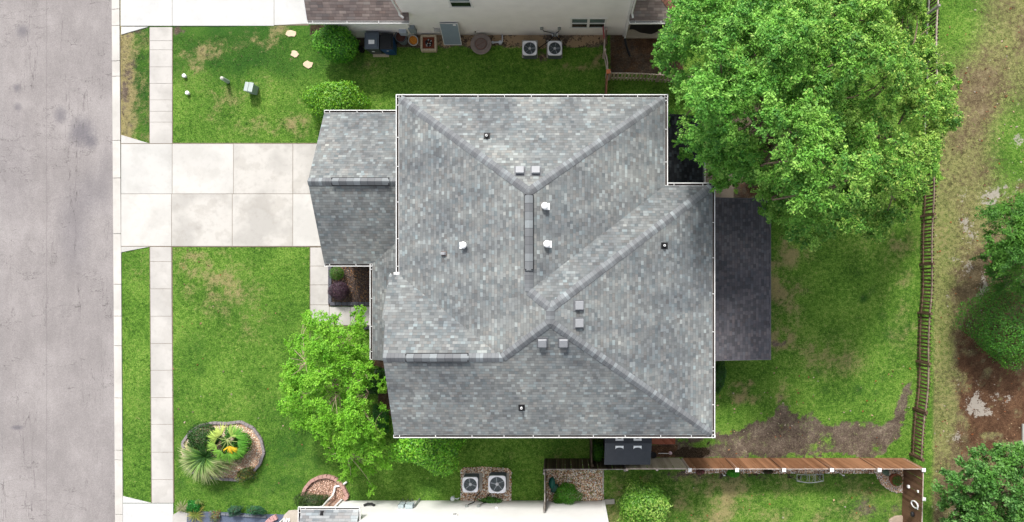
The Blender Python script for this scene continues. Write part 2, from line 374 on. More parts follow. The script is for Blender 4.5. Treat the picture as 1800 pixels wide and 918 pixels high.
def ground_mat():
    n = NT('ground'); v = n.coord('Object')
    col, (n1, n2, n3, n4), a = grass_col(n, n.attr('ga'), v); b = n.sep(n.attr('gb'))
    n6 = n.noise(v, 12, 3, .7); n7 = n.noise(v, 1.4, 5, .65); sf = n.math('ADD', n.math('MULTIPLY', n6, .22), n.math('ADD', n.math('MULTIPLY', n3, .33), n.math('ADD', n.math('MULTIPLY', n2, .15), n.math('MULTIPLY', n7, .30))))
    tanmix = n.smooth(n.sep(v)[0], 17.4, 18.2)
    soil = n.ramp(n.smooth(sf, .34, .66), [(0, rgb(60, 50, 43)), (.4, rgb(98, 86, 76)), (.75, rgb(132, 118, 104)), (1, rgb(190, 176, 158))])
    soil2 = n.ramp(n.smooth(sf, .34, .66), [(0, rgb(70, 60, 42)), (.4, rgb(112, 98, 74)), (.75, rgb(142, 126, 98)), (1, rgb(186, 172, 144))]); soil = n.mix(tanmix, soil, soil2)
    need = n.ramp(n.smooth(sf, .34, .68), [(0, rgb(52, 36, 26)), (.45, rgb(98, 72, 54)), (.85, rgb(132, 100, 76)), (1, rgb(184, 156, 128))])
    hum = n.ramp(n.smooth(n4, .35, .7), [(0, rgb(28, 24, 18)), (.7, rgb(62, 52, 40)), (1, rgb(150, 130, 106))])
    soil = n.mix(n.smooth(n.math('ADD', b[0], n.math('MULTIPLY', n.math('SUBTRACT', n2, .5), .8)), .15, .55), soil, need)
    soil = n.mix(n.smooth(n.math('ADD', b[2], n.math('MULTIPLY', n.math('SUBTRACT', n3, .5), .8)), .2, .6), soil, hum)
    cv = n.math('ADD', a[0], n.math('ADD', n.math('MULTIPLY', n.math('SUBTRACT', n2, .5), 1.1), n.math('MULTIPLY', n.math('SUBTRACT', n3, .5), 1.3)))
    col = n.mix(n.smooth(cv, .22, .66), soil, col)
    sd_ = n.math('ADD', b[1], n.math('ADD', n.math('MULTIPLY', n.math('SUBTRACT', n2, .5), 1.5), n.math('MULTIPLY', n.math('SUBTRACT', n6, .5), 1.5)))
    sand = n.mix(n4, rgb(150, 142, 130), rgb(205, 198, 188)); tan = n.mix(n4, rgb(165, 138, 104), rgb(208, 180, 148))
    sand = n.mix(n.smooth(n.sep(v)[0], 14.0, 18.0), tan, sand)
    col = n.mix(n.math('MULTIPLY', n.smooth(sd_, .36, .56), .9), col, sand)
    return n.bsdf(col, .95, n.math('ADD', n3, n.math('MULTIPLY', n4, .6)), .8, .04, spec=.1)
ground = build_ground(); tag(ground, None, kind='structure')

# ---- grass blades (nobody could count them)
def build_blades():
    N = 330000
    px = rng.uniform(200, 1830, N); py = rng.uniform(-30, 950, N)
    f = fields(px, py); ok = rng.random(N) < np.clip((f[0] + (fbm(px, py, 5, 30) - .5) * .9 - .28) * 2.2, 0, 1)
    for p in HARD: ok &= ~inpoly(px, py, p)
    ok &= px > kx(py) + 17
    wx = (px - NX) * H / F; wy = (NY - py) * H / F
    for (x0, x1, y0, y1) in [(-10.5, -6.5, 1.0, 7.3), (-6.6, 6.0, -6.2, 7.3), (-30, 3.0, 12.1, 40), (-11.4, 2.0, -40, -11.1), (1.9, 4.2, -8.7, -6), (9.6, 6, -3.7, 3.6)]:
        ok &= ~((wx > x0) & (wx < x1) & (wy > y0) & (wy < y1))
    # a short clear edge along slabs
    wx, wy = wx[ok], wy[ok]; f = [a[ok] for a in f]; n = len(wx)
    z0 = (fbm(wx, wy, 5, 20) - .5) * .03 + (fbm(wx, wy, .9, 21) - .5) * .02
    th = rng.uniform(0, 2 * np.pi, n); hgt = rng.uniform(.02, .05, n); lean = rng.uniform(.02, .07, n); wd = rng.uniform(.007, .018, n)
    c = np.stack([wx, wy, z0 - .004], 1); d = np.stack([np.cos(th), np.sin(th), np.zeros(n)], 1); s = np.stack([-np.sin(th), np.cos(th), np.zeros(n)], 1)
    a = c - s * wd[:, None]; b = c + s * wd[:, None]; t = c + d * lean[:, None]; t[:, 2] += hgt
    co = np.stack([a, b, t], 1).reshape(-1, 3); me = bpy.data.meshes.new('grass'); raw_mesh(me, co, np.arange(3 * n).reshape(-1, 3))
    at = me.color_attributes.new(name='ga', type='FLOAT_COLOR', domain='POINT')
    jit = rng.uniform(-.28, .28, n)
    cc = np.stack([f[0], np.clip(f[1] + jit, 0, 1), np.clip(f[2] + rng.uniform(-.3, .3, n), 0, 1), np.ones(n)], 1)
    at.data.foreach_set('color', np.repeat(cc, 3, 0).ravel())
    at = me.color_attributes.new(name='br', type='FLOAT_COLOR', domain='POINT'); bb = np.where(rng.random(n) < .22, rng.uniform(1.35, 2.0, n), rng.uniform(.45, 1.15, n))
    at.data.foreach_set('color', np.repeat(np.stack([bb, bb, bb * .85, np.ones(n)], 1), 3, 0).ravel())
    m = NT('grass_blades'); col, _, _ = grass_col(m, m.attr('ga'), m.coord('pos')); col = m.mix(1.0, col, m.attr('br'), 'MULTIPLY')
    o = finish('grass', me, m.bsdf(col, .7, spec=.2, trans=.3), None, (0, 0, 0))
    return tag(o, 'short mown green grass covering the lawns around the houses', 'grass', kind='stuff')
build_blades()

# ---- road, kerb, slabs
def asphalt():
    n = NT('asphalt'); v = n.coord('pos'); s = n.sep(v)
    n1 = n.noise(v, .22, 4, .6); n2 = n.noise(n.comb(n.math('MULTIPLY', s[0], 1.8), n.math('MULTIPLY', s[1], .8)), .9, 6, .7); n3 = n.noise(v, 24, 4, .85); n4 = n.noise(v, 9, 5, .75)
    f = n.math('ADD', n.math('MULTIPLY', n1, .42), n.math('ADD', n.math('MULTIPLY', n2, .28), n.math('MULTIPLY', n3, .70)))
    col = n.ramp(n.smooth(f, .42, 1.0), [(0, rgb(130, 125, 124)), (.5, rgb(158, 152, 151)), (1, rgb(188, 182, 180))])
    def spot(px, py, r, amt, colr, sx=1, sy=1, lo=.9):
        nonlocal col
        c = W(px, py, -.1); d = n.math('ADD', n.math('POWER', n.math('MULTIPLY', n.math('SUBTRACT', s[0], c.x), 1 / sx), 2), n.math('POWER', n.math('MULTIPLY', n.math('SUBTRACT', s[1], c.y), 1 / sy), 2))
        d = n.math('ADD', n.math('SQRT', d), n.math('MULTIPLY', n.math('SUBTRACT', n4, .5), 1.1 * r)); m = n.math('MULTIPLY', n.smooth(d, r, r * .15), amt)
        col = n.mix(m, col, colr)
    dk = rgb(92, 90, 100); lt = rgb(176, 170, 168)
    for a in [(107, 203, .5, .5, dk, 1, 1.3), (143, 232, 1.0, .6, dk, 1, 1.1), (160, 250, .5, .5, dk), (115, 225, .45, .5, lt), (40, 55, .5, .5, dk), (30, 155, .3, .5, dk), (32, 188, .3, .5, dk), (42, 182, .5, .35, lt),
              (30, 752, .3, .6, dk, 1.6, .6), (130, 400, 1.5, .28, dk, .8, 2.2), (160, 340, 1.2, .28, dk, .8, 1.4), (186, 320, .9, .2, dk, .6, 3), (20, 300, 1.6, .12, dk, 1, 3)]: spot(*a)
    # cracks
    cr = n.math('SUBTRACT', n.noise(n.comb(n.math('MULTIPLY', s[0], .35), n.math('MULTIPLY', s[1], 1.0)), .33, 6, .62, .3), .5)
    cr2 = n.math('SUBTRACT', n.noise(n.comb(n.math('ADD', n.math('MULTIPLY', s[0], 1.3), 7.0), n.math('MULTIPLY', s[1], .12)), .45, 6, .6, .2), .5)
    for c_, wd in ((cr, .0024), (cr2, .0026)):
        m = n.math('MULTIPLY', n.smooth(n.math('ABSOLUTE', c_), wd, wd * .2), .6)
        m = n.math('MULTIPLY', m, n.smooth(n.noise(v, .5, 2, .5), .40, .5))
        col = n.mix(m, col, rgb(84, 78, 78))
    seam = n.math('ABSOLUTE', n.math('SUBTRACT', n.math('ADD', s[0], n.math('MULTIPLY', n2, .12)), W(84, 0, -.1).x))
    col = n.mix(n.math('MULTIPLY', n.smooth(seam, .035, .0), .35), col, rgb(112, 106, 106))
    return n.bsdf(col, .92, n3, .7, .02, spec=.15)
def concrete(name, base, stain=.35, k=1.0, off=0.0):
    n = NT(name); v0 = n.coord('pos'); mp = n.t.nodes.new('ShaderNodeMapping'); n.put(mp.inputs[0], v0); mp.inputs[1].default_value = (off, off * 1.7, 0); v = mp.outputs[0]
    n1 = n.noise(v, .55, 3, .5, 0.0); n2 = n.noise(v, 3.2, 5, .7, 0.0); n3 = n.noise(v, 45, 3, .75); n5 = n.noise(v, .9, 5, .6, 0.0)
    dk = tuple(c * .66 for c in base[:3]) + (1,); col = n.mix(n.math('MULTIPLY', n.smooth(n1, .40, .62), stain), base, dk)
    col = n.mix(n.math('MULTIPLY', n.smooth(n5, .50, .60), stain * .5), col, tuple(c * f for c, f in zip(base[:3], (.62, .60, .57))) + (1,))
    col = n.mix(n.math('MULTIPLY', n.smooth(n2, .48, .75), .35 * stain + .08), col, tuple(c * .5 for c in base[:3]) + (1,))
    col = n.mix(n.math('MULTIPLY', n.smooth(n3, .50, .75), .22), col, tuple(c * .6 for c in base[:3]) + (1,))
    return n.bsdf(col, .88, n3, .35, .01, spec=.15)
C_WHITE = concrete('concrete_pale', rgb(214, 211, 206), .32); C_SL2 = concrete('concrete_stained', rgb(208, 204, 198), .6, off=7.3); C_SL3 = concrete('concrete_light', rgb(210, 208, 204), .3, off=3.1); C_KERB = concrete('concrete_kerb', rgb(216, 212, 206), .35)
C_CLEAN = concrete('concrete_clean', rgb(214, 214, 213), .16)
C_WALK = concrete('concrete_walk', rgb(206, 202, 197), .4)
C_JOINT = simple('joint_dirt', rgb(128, 116, 100), .2, 10)

mb = MB(); mb.prism([(-130, -420), (W(kx(918), 0).x, -420), W2(kx(918), 918), W2(kx(0), 0), (W(kx(0), 0).x, 420), (-130, 420)], -.22, -.10)
tag(mb.build('road', asphalt(), top_loc=(0, 0, 0)), None, kind='structure')
# kerb with gutter, in cast lengths
mb = MB(); ys = [-80, -30, 16, 45, 107, 134, 247, 313, 411, 500, 556, 608, 700, 792, 809, 905, 1000]
for a, b in zip(ys[:-1], ys[1:]):
    ka, kb = kx(max(0, min(918, a))), kx(max(0, min(918, b)))
    g = .35
    mb.prism([W2(ka, a + g), W2(ka + 8, a + g), W2(kb + 8, b - g), W2(kb, b - g)], -.2, -.03)
    mb.prism([W2(ka + 8.1, a + g), W2(ka + 14.6, a + g), W2(kb + 14.6, b - g), W2(kb + 8.1, b - g)], -.2, .012)
tag(mb.build('kerb', C_KERB, bevel=.012, top_loc=(0, 0, 0)), None, kind='structure')

def slabs(name, quads, mat, z=.022, gap=.35, under=None, pick=None):
    mb = MB()
    for qi, q in enumerate(quads):
        mb.cur = pick[qi % len(pick)] if pick else 0
        n = len(q); cx = sum(p[0] for p in q) / n; cy = sum(p[1] for p in q) / n
        ins = []
        for p in q:
            dx, dy = p[0] - cx, p[1] - cy
            ins.append((p[0] - math.copysign(min(gap, abs(dx)), dx), p[1] - math.copysign(min(gap, abs(dy)), dy)))
        mb.prism([W2(*p) for p in ins], -.09, z + random.uniform(-.003, .003))
    if under:
        mb.cur = 1; mb.prism([W2(*p) for p in under], -.10, .012)
    o = mb.build(name, [mat, C_JOINT, C_SL2, C_SL3], bevel=.006, top_loc=(0, 0, 0)); return tag(o, None, kind='structure')
rect = lambda x0, y0, x1, y1: [(x0, y0), (x1, y0), (x1, y1), (x0, y1)]
slabs('driveway', [rect(213, 253, 303, 341), rect(303, 253, 410.5, 341), rect(410.5, 253, 515, 341), rect(515, 253, 602, 341),
                   rect(213, 341, 302, 433), rect(302, 341, 408.5, 433), rect(408.5, 341, 515, 433), rect(515, 341, 602, 433),
                   [(213, 237), (262, 252.4), (213, 252.4)], [(213, 433.5), (264, 433.5), (213, 444)]], C_WHITE, under=rect(213.5, 251.4, 600, 434.6), pick=[3, 0, 2, 2, 0, 2, 2, 0, 3, 3])
slabs('driveway', [rect(212, -80, 303, 46), rect(303, -80, 482, 46), [(482, -80), (545, -80), (545, 42), (482, 45)], [(213, 47), (262, 47), (213, 61.5)]], C_CLEAN, under=rect(213.5, -79, 543, 45))
slabs('driveway', [rect(216, 885, 305, 1000), [(216, 872), (266, 884.5), (216, 884.5)], [(305, 905), (326, 904), (334, 1000), (305, 1000)]], C_CLEAN, under=rect(217, 886, 304, 999))
j = [48, 72, 88, 118, 147, 176, 196, 215, 252.5]
slabs('sidewalk', [rect(263.5, a, 303, b) for a, b in zip(j[:-1], j[1:]) if True], C_WALK, gap=.22, under=rect(262.6, 49, 303.9, 252))
j = [434, 460, 508, 556, 604, 651, 699, 746, 795, 843, 884.5]
slabs('sidewalk', [[(264 + 3 * (a - 434) / 450, a), (301.5 + 3.5 * (a - 434) / 450, a), (301.5 + 3.5 * (b - 434) / 450, b), (264 + 3 * (b - 434) / 450, b)] for a, b in zip(j[:-1], j[1:])], C_WALK, gap=.3, under=[(262.8, 435), (303.2, 435), (306.3, 884), (265.8, 884)])
slabs('path', [rect(545.5, 435, 578, 468), rect(545.5, 468, 578, 501), rect(545.5, 501, 578, 536), rect(545.5, 536, 579, 572), rect(579, 539, 616, 572), rect(616, 539, 655, 572)], C_WALK, under=[(544.4, 435), (577, 435), (577, 540), (653, 540), (653, 573), (544.4, 573)])
slabs('patio', [rect(1236, 312, 1290, 368), rect(1236, 258, 1290, 312), rect(1236, 368, 1290, 500), rect(1290, 368, 1330, 500), rect(1236, 500, 1330, 624)], concrete('concrete_patio', rgb(150, 138, 124), .4), gap=.5)

# ---------------------------------------------------------------- roof and wall materials
def shingle(name, tones, rowh=.127, tabw=.17, stain=.34, brown=.0):
    n = NT(name); uv = n.t.nodes.new('ShaderNodeUVMap').outputs[0]; s = n.sep(uv)
    vr = n.math('DIVIDE', s[1], rowh); row = n.math('FLOOR', vr); fv = n.math('FRACT', vr)
    uu = n.math('ADD', n.math('DIVIDE', s[0], tabw), n.math('MULTIPLY', n.white(n.comb(row, 3.3, 1.0)), 9.0))
    uu = n.math('ADD', uu, n.math('MULTIPLY', n.noise(n.comb(uu, n.math('MULTIPLY', row, 7.7)), .9, 1, .5), 1.1))
    tab = n.math('FLOOR', uu); fu = n.math('FRACT', uu)
    r = n.white(n.comb(tab, row, .5)); r2 = n.white(n.comb(tab, row, 7.5))
    v = n.coord('pos'); big = n.noise(v, .28, 4, .55); mid = n.noise(v, 1.3, 4, .6, .6); fine = n.noise(v, 70, 2, .8)
    col = n.ramp(r, tones)
    warm = n.mix(n.smooth(r2, .72, .95), (1, 1, 1, 1), (1.04, .98, .95, 1)); col = n.mix(1.0, col, warm, 'MULTIPLY')
    cool = n.mix(n.smooth(n.white(n.comb(tab, row, 4.1)), .65, .95), (1, 1, 1, 1), (.93, 1.0, 1.03, 1)); col = n.mix(1.0, col, cool, 'MULTIPLY')
    st = n.smooth(n.math('ADD', n.math('MULTIPLY', big, .65), n.math('MULTIPLY', mid, .35)), .36, .66)
    col = n.mix(1.0, col, n.mix(st, (1 - stain, 1 - stain * .95, 1 - stain * .84, 1), (1.07, 1.06, 1.04, 1)), 'MULTIPLY')
    sv = n.noise(n.comb(n.math('MULTIPLY', s[0], 1.1), n.math('MULTIPLY', s[1], .28), 2.0), 1.0, 5, .65)
    col = n.mix(1.0, col, n.mix(n.smooth(sv, .35, .7), (.84, .85, .87, 1), (1.06, 1.06, 1.05, 1)), 'MULTIPLY')
    gr = n.mix(fine, (.84, .84, .84, 1), (1.16, 1.16, 1.16, 1)); col = n.mix(1.0, col, gr, 'MULTIPLY')
    edge = n.math('MAXIMUM', n.smooth(fv, .16, .03), n.math('MULTIPLY', n.smooth(n.math('ABSOLUTE', n.math('SUBTRACT', fu, .5)), .44, .49), .55))
    edge = n.math('MULTIPLY', edge, n.math('ADD', .22, n.math('MULTIPLY', r2, .38)))
    col = n.mix(edge, col, tuple(t * .32 for t in tones[0][1][:3]) + (1,))
    hgt = n.math('ADD', n.math('MULTIPLY', n.math('SUBTRACT', 1.0, fv), .8), n.math('MULTIPLY', r, .6))
    return n.bsdf(col, .92, n.math('ADD', hgt, n.math('MULTIPLY', fine, .25)), 0.95, .016, spec=.15)
GREYS = [(0, rgb(126, 128, 128)), (.28, rgb(140, 143, 142)), (.68, rgb(149, 152, 151)), (.9, rgb(159, 163, 162)), (1, rgb(176, 183, 182))]
M_ROOF = shingle('shingle_grey', GREYS)
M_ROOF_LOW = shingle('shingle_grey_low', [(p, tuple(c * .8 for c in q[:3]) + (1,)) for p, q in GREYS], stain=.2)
M_DARKROOF = shingle('shingle_charcoal', [(0, rgb(88, 87, 92)), (.5, rgb(102, 100, 106)), (1, rgb(118, 115, 120))], stain=.14)
M_DARKROOF_SHADED = shingle('shingle_dark_shaded', [(0, rgb(40, 42, 46)), (.6, rgb(54, 58, 62)), (1, rgb(80, 86, 90))], stain=.2)  # dark shingle; the tree's shade is put into its near-black tones
M_BROWNROOF = shingle('shingle_brown', [(0, rgb(122, 110, 106)), (.5, rgb(138, 124, 119)), (.8, rgb(150, 136, 130)), (1, rgb(166, 152, 144))], tabw=.30, stain=.2)
M_SOUTHROOF = shingle('shingle_light', [(0, rgb(140, 142, 144)), (.5, rgb(168, 170, 171)), (1, rgb(196, 198, 198))], tabw=.3, stain=.15)
def capmat(name, tones):
    n = NT(name); s = n.sep(n.t.nodes.new('ShaderNodeUVMap').outputs[0]); v = n.coord('pos')
    seg = n.math('FLOOR', s[0]); r = n.white(n.comb(seg, 1.7, 2.0)); fine = n.noise(v, 70, 2, .8); mid = n.noise(v, 2.5, 3, .6)
    col = n.mix(1.0, n.ramp(n.math('ADD', n.math('MULTIPLY', r, .75), n.math('MULTIPLY', mid, .25)), tones), n.mix(fine, (.86, .86, .86, 1), (1.14, 1.14, 1.14, 1)), 'MULTIPLY')
    e = n.smooth(n.math('FRACT', s[0]), .13, .02); col = n.mix(n.math('MULTIPLY', e, .5), col, (.04, .04, .045, 1))
    return n.bsdf(col, .9, fine, .3, .01, spec=.15)
M_CAP = capmat('ridge_cap_grey', [(0, rgb(112, 113, 116)), (.4, rgb(128, 131, 134)), (.8, rgb(144, 149, 152)), (1, rgb(178, 187, 190))])
M_CAPBROWN = capmat('ridge_cap_brown', [(0, rgb(150, 104, 90)), (.5, rgb(166, 120, 104)), (1, rgb(180, 138, 122))])
def siding(name, col, h=.11):
    n = NT(name); v = n.coord('pos'); s = n.sep(v); f = n.math('FRACT', n.math('DIVIDE', s[2], h)); nz = n.noise(v, 1.5, 4, .6)
    c = n.mix(n.smooth(nz, .3, .75), col, tuple(a * .93 for a in col[:3]) + (1,))
    c = n.mix(n.math('MULTIPLY', n.smooth(f, .10, .0), .35), c, tuple(a * .5 for a in col[:3]) + (1,))
    c = n.mix(n.math('MULTIPLY', n.smooth(s[2], .45, .0), n.math('MULTIPLY', nz, .5)), c, rgb(120, 110, 90))
    return n.bsdf(c, .55, f, .5, .015, spec=.3)
M_SIDING = siding('siding_white', (.88, .865, .85, 1)); M_SIDING2 = siding('siding_ivory', (.78, .775, .76, 1))
M_SIDING3 = siding('siding_tan', rgb(186, 176, 160))
M_TRIM = simple('trim_white', (.70, .70, .69, 1), .10, 3, .45, .02)
M_GUT_IN = simple('gutter_grime', rgb(72, 64, 60), .35, 14)
M_GLASS = simple('window_glass', rgb(112, 130, 132), .25, 1.5, .12, .0, spec=.6)
M_GLASSD = simple('window_glass_dark', rgb(34, 42, 44), .25, 1.5, .12, .0, spec=.6)
M_METAL = simple('galvanised', rgb(158, 162, 166), .08, 6, .4, .05, .4)
M_VENT = simple('vent_grey', rgb(164, 166, 170), .06, 8, .55, .05)
M_BLACK = simple('rubber_black', rgb(34, 34, 36), .2, 10, .6)
M_DARK = simple('slot_dark', rgb(26, 26, 30), .2, 10, .8)
M_WHITE = simple('plastic_white', (.82, .82, .82, 1), .05, 6, .4, .03)
M_CHARCOALROOF = M_DARKROOF  # the same charcoal shingle under a second name
def brick():
    n = NT('brick'); v = n.coord('pos'); s = n.sep(v)
    b = n.t.nodes.new('ShaderNodeTexBrick'); n.put(b.inputs['Vector'], n.comb(n.math('ADD', s[0], s[1]), s[2])); b.inputs['Scale'].default_value = 1
    b.inputs['Brick Width'].default_value = .21; b.inputs['Row Height'].default_value = .075; b.inputs['Mortar Size'].default_value = .006
    b.inputs['Color1'].default_value = rgb(150, 104, 84); b.inputs['Color2'].default_value = rgb(186, 150, 128); b.inputs['Mortar'].default_value = rgb(206, 198, 188)
    return n.bsdf(b.outputs[0], .9, b.outputs[1], -.4, .01)
M_BRICK = brick()

class Plane:
    def __init__(s, a, b, c): s.a, s.b, s.c = a, b, c
    def z(s, x, y): return s.a * x + s.b * y + s.c
    def at(s, px, py, lift=0):
        A = (px - NX) / F; B = (NY - py) / F; g = s.a * A + s.b * B
        z = (g * H + s.c) / (1 + g); return Vector((A * (H - z), B * (H - z), z + lift))
    def frame(s, p):
        nrm = Vector((-s.a, -s.b, 1)).normalized(); up = Vector((s.a, s.b, s.a ** 2 + s.b ** 2)).normalized(); x = up.cross(nrm).normalized()
        return Matrix(((x.x, up.x, nrm.x, p[0]), (x.y, up.y, nrm.y, p[1]), (x.z, up.z, nrm.z, p[2]), (0, 0, 0, 1)))
def roof_face(mb, pts, pl, th=.05):
    k = math.hypot(pl.a, pl.b) or 1e-6; ux, uy = pl.b / k, -pl.a / k; sl = math.sqrt(1 + k * k)
    ar = sum(pts[i][0] * pts[(i + 1) % len(pts)][1] - pts[(i + 1) % len(pts)][0] * pts[i][1] for i in range(len(pts)))
    if ar < 0: pts = pts[::-1]
    top = [(x, y, pl.z(x, y)) for x, y in pts]; uv = [(x * ux + y * uy + 50, (x * pl.a + y * pl.b) / k * sl + 50) for x, y in pts]
    n = len(pts); mb.add(top, [tuple(range(n))], [uv])
    bot = [(x, y, z - th) for x, y, z in top]; mb.add(bot, [tuple(range(n - 1, -1, -1))])
def cap(mb, p0, p1, gL, gR, w=.17, step=.15, lift=.035, up=None):
    """overlapping cap shingles along a hip or ridge; gL, gR = planes left and right of p0->p1"""
    p0, p1 = Vector(p0), Vector(p1); d = p1 - p0; dh = Vector((d.x, d.y)); dh.normalize(); nx, ny = -dh.y, dh.x
    n = max(1, int(d.length / step)); o = len(mb.v) % 97
    for i in range(n):
        a = p0 + d * (i / n); b = p0 + d * ((i + 1.12) / n)
        la, lb = lift + .014, lift
        row = []
        for p, l in ((a, la), (b, lb)):
            zl = p.z + (gL.a * nx + gL.b * ny) * w; zr = p.z - (gR.a * nx + gR.b * ny) * w
            row += [(p.x + nx * w, p.y + ny * w, zl + l - .02), (p.x + nx * w * .35, p.y + ny * w * .35, p.z + (zl - p.z) * .35 + l + .004), (p.x, p.y, p.z + l + .008), (p.x - nx * w * .35, p.y - ny * w * .35, p.z + (zr - p.z) * .35 + l + .004), (p.x - nx * w, p.y - ny * w, zr + l - .02)]
        u0 = o + i; uvq = lambda: [(u0 + .01, 0), (u0 + .01, 1), (u0 + .99, 1), (u0 + .99, 0)]
        mb.add(row, [(k + 1, k, k + 5, k + 6) for k in range(4)], [uvq() for _ in range(4)])
        # butt edge of this cap
        lo = [(x, y, z - .014) for x, y, z in row[:5]]; mb.add(row[:5] + lo, [(k, k + 1, k + 6, k + 5) for k in range(4)], [[(u0 + .02, 0)] * 4] * 4)
def gutter(name, parent, a, b, out, z, wd=.115, ends=True, hang=1.35, seed=1):
    """open gutter from a to b (2D), out = unit vector away from the wall; the lip lies at out side"""
    a, b = Vector((a[0], a[1], z)), Vector((b[0], b[1], z)); o = Vector((out[0], out[1], 0)); mb = MB(); L = (b - a).length; d = (b - a) / L
    up = Vector((0, 0, 1))
    mb.span(a + o * wd + up * -.045, b + o * wd - up * .045, .017, .11)
    mb.span(a + o * (wd - .016) + up * .012, b + o * (wd - .016) + up * .012, .023, .012)
    mb.span(a + o * .0 + up * -.05, b + o * 0 - up * .05, .014, .10)
    if ends:
        for p in (a, b): mb.span(p - up * .045, p + o * wd - up * .045, .014, .108)
    rr = random.Random(seed); t = .25
    while t < L - .1:
        p = a + d * t; mb.span(p + up * .012, p + o * wd + up * .012, .024, .012); t += hang * rr.uniform(.8, 1.2)
    mb.cur = 1; mb.span(a + o * wd * .5 - up * .085, b + o * wd * .5 - up * .085, wd, .012)
    return mb.build(name, [M_TRIM, M_GUT_IN], parent)
def wall_block(name, mat, parent, pts, z0, z1): return MB().prism(pts, z0, z1).build(name, mat, parent)
def window(parent, c, wd, ht, normal, panes=2, mat=None, mull=.045):
    """window centred at c on a wall, normal = outward unit 2D; frame > pane"""
    n = Vector((normal[0], normal[1], 0)); s = Vector((-n.y, n.x, 0)); c = Vector(c); u = Vector((0, 0, 1)); mb = MB()
    def bar(a, b, w_, dpt=.03): mb.span(c + a + n * .008, c + b + n * .008, dpt, w_)
    hw, hh = wd / 2, ht / 2; t = .08
    bar(s * -(hw + t) + u * hh, s * (hw + t) + u * hh, t); bar(s * -(hw + t) - u * hh, s * (hw + t) - u * hh, t)
    for k in range(panes + 1):
        x = -hw + wd * k / panes; mb.box(c + s * x + n * .007, (t if k in (0, panes) else .12, .028, ht) if abs(n.y) > .5 else (.028, t, ht))
    bar(s * -hw, s * hw, mull, .05)
    f = mb.build('window', M_TRIM, parent)
    for k in range(panes):
        x0 = -hw + wd * (k + .5) / panes
        for up_ in (0, 1):
            p = MB(); cc = c + s * x0 + u * (hh / 2 if up_ else -hh / 2) - n * .012
            p.box(cc, (wd / panes - .04, .02, hh - .02) if abs(n.y) > .5 else (.02, wd / panes - .04, hh - .02)); p.build('pane', M_GLASS if up_ else M_GLASSD, f)
    return f

# ---------------------------------------------------------------- the house in the middle
house = thing('house', 'house with a large grey shingled hip roof between the driveway and the back lawn', 'house', (-.3, .5, 0))
HE = 5.4; xW, yN, xE1, yNE, xE2, yS = -6.83, 7.60, 4.31, 3.90, 6.29, -6.55
pW = Plane(.40, 0, HE - .40 * xW); pN = Plane(0, -.525, HE + .525 * yN); pS = Plane(0, .522, HE - .522 * yS)
zB = 7.62; xB = xW + (zB - HE) / .40; kE1 = (zB - HE) / (xE1 - xB); pE1 = Plane(-kE1, 0, HE + kE1 * xE1); yBt = yN - (zB - HE) / .525
xP = -.455; zP = pW.z(xP, 0); kE2 = (zP - HE) / (xE2 - xP); pE2 = Plane(-kE2, 0, HE + kE2 * xE2)
kN2 = .507; pN2 = Plane(0, -kN2, HE + kN2 * yNE); yBb = yNE - (zB - HE) / kN2; yP1 = yNE - (zP - HE) / kN2; yP2 = yS + (zP - HE) / .522
zG = 7.2; yG = yS + (zG - HE) / .522; xQ = xW + (zG - HE) / .40; xR = -7.035; kG = .55; pG = Plane(0, -kG, zG + kG * yG); yGe = yG + (zG - HE) / kG
mb = MB()
roof_face(mb, [(xW, yN), (xB, yBt), (xB, yBb), (xP, yP1), (xP, yP2), (xQ, yG), (xW, yGe)], pW)
roof_face(mb, [(xW, yN), (xE1, yN), (xB, yBt)], pN)
roof_face(mb, [(xE1, yN), (xB, yBt), (xB, yBb), (xE1, yNE)], pE1)
roof_face(mb, [(xE1, yNE), (xE2, yNE), (xP, yP1), (xB, yBb)], pN2)
roof_face(mb, [(xE2, yNE), (xE2, yS), (xP, yP2), (xP, yP1)], pE2)
roof_face(mb, [(xE2, yS), (xR, yS), (xR, yG), (xQ, yG), (xP, yP2)], pS)
roof_face(mb, [(xW, yGe), (-7.25, yGe + .02), (-7.29, -1.62), (-7.14, -1.75), (xR, yG), (xQ, yG)], pG)
roof = mb.build('roof', M_ROOF, house)
A_ = lambda x, y, z: (x, y, z)
mb = MB()
cap(mb, A_(xW + .05, yN - .05, HE), (xB, yBt, zB), pN, pW); cap(mb, (xE1 - .05, yN - .05, HE), (xB, yBt, zB), pE1, pN)
cap(mb, (xB, yBt + .1, zB), (xB, yBb, zB), pE1, pW); cap(mb, (xB, yBb, zB), (xP, yP1, zP), pN2, pW)
cap(mb, (xE2 - .05, yNE - .05, HE), (xP, yP1, zP), pE2, pN2); cap(mb, (xP, yP1 + .05, zP), (xP, yP2 - .05, zP), pE2, pW)
cap(mb, (xE2 - .05, yS + .05, HE), (xP, yP2, zP), pS, pE2); cap(mb, (xQ, yG, zG), (xP, yP2, zP), pW, pS); cap(mb, (xR, yG, zG), (xQ, yG, zG), pG, pS)
mb.build('ridge_cap', M_CAP, roof)
def ridge_vent(p0, p1, g1, g2, parent):
    p0, p1 = Vector(p0), Vector(p1); m = MB(); cap(m, p0, p1, g1, g2, .155, .3, .115)
    o = m.build('ridge_vent', M_CAP, parent); d = (p1 - p0).normalized(); nrm = Vector((-d.y, d.x, 0)); m = MB()
    for s, g in ((1, g1), (-1, g2)):
        q = nrm * s * .135; dz = (g.a * q.x + g.b * q.y)
        m.span(p0 + q + Vector((0, 0, dz + .05)), p1 + q + Vector((0, 0, dz + .05)), .085, .07)
    for e in (p0, p1): m.span(e + nrm * .16 + Vector((0, 0, .03)), e - nrm * .16 + Vector((0, 0, .03)), .03, .09)
    m.build('vent_slot', M_DARK, o)
ridge_vent((xB, pW.at(924, 343).y, zB), (xB, pW.at(924, 474).y, zB), pE1, pW, house)
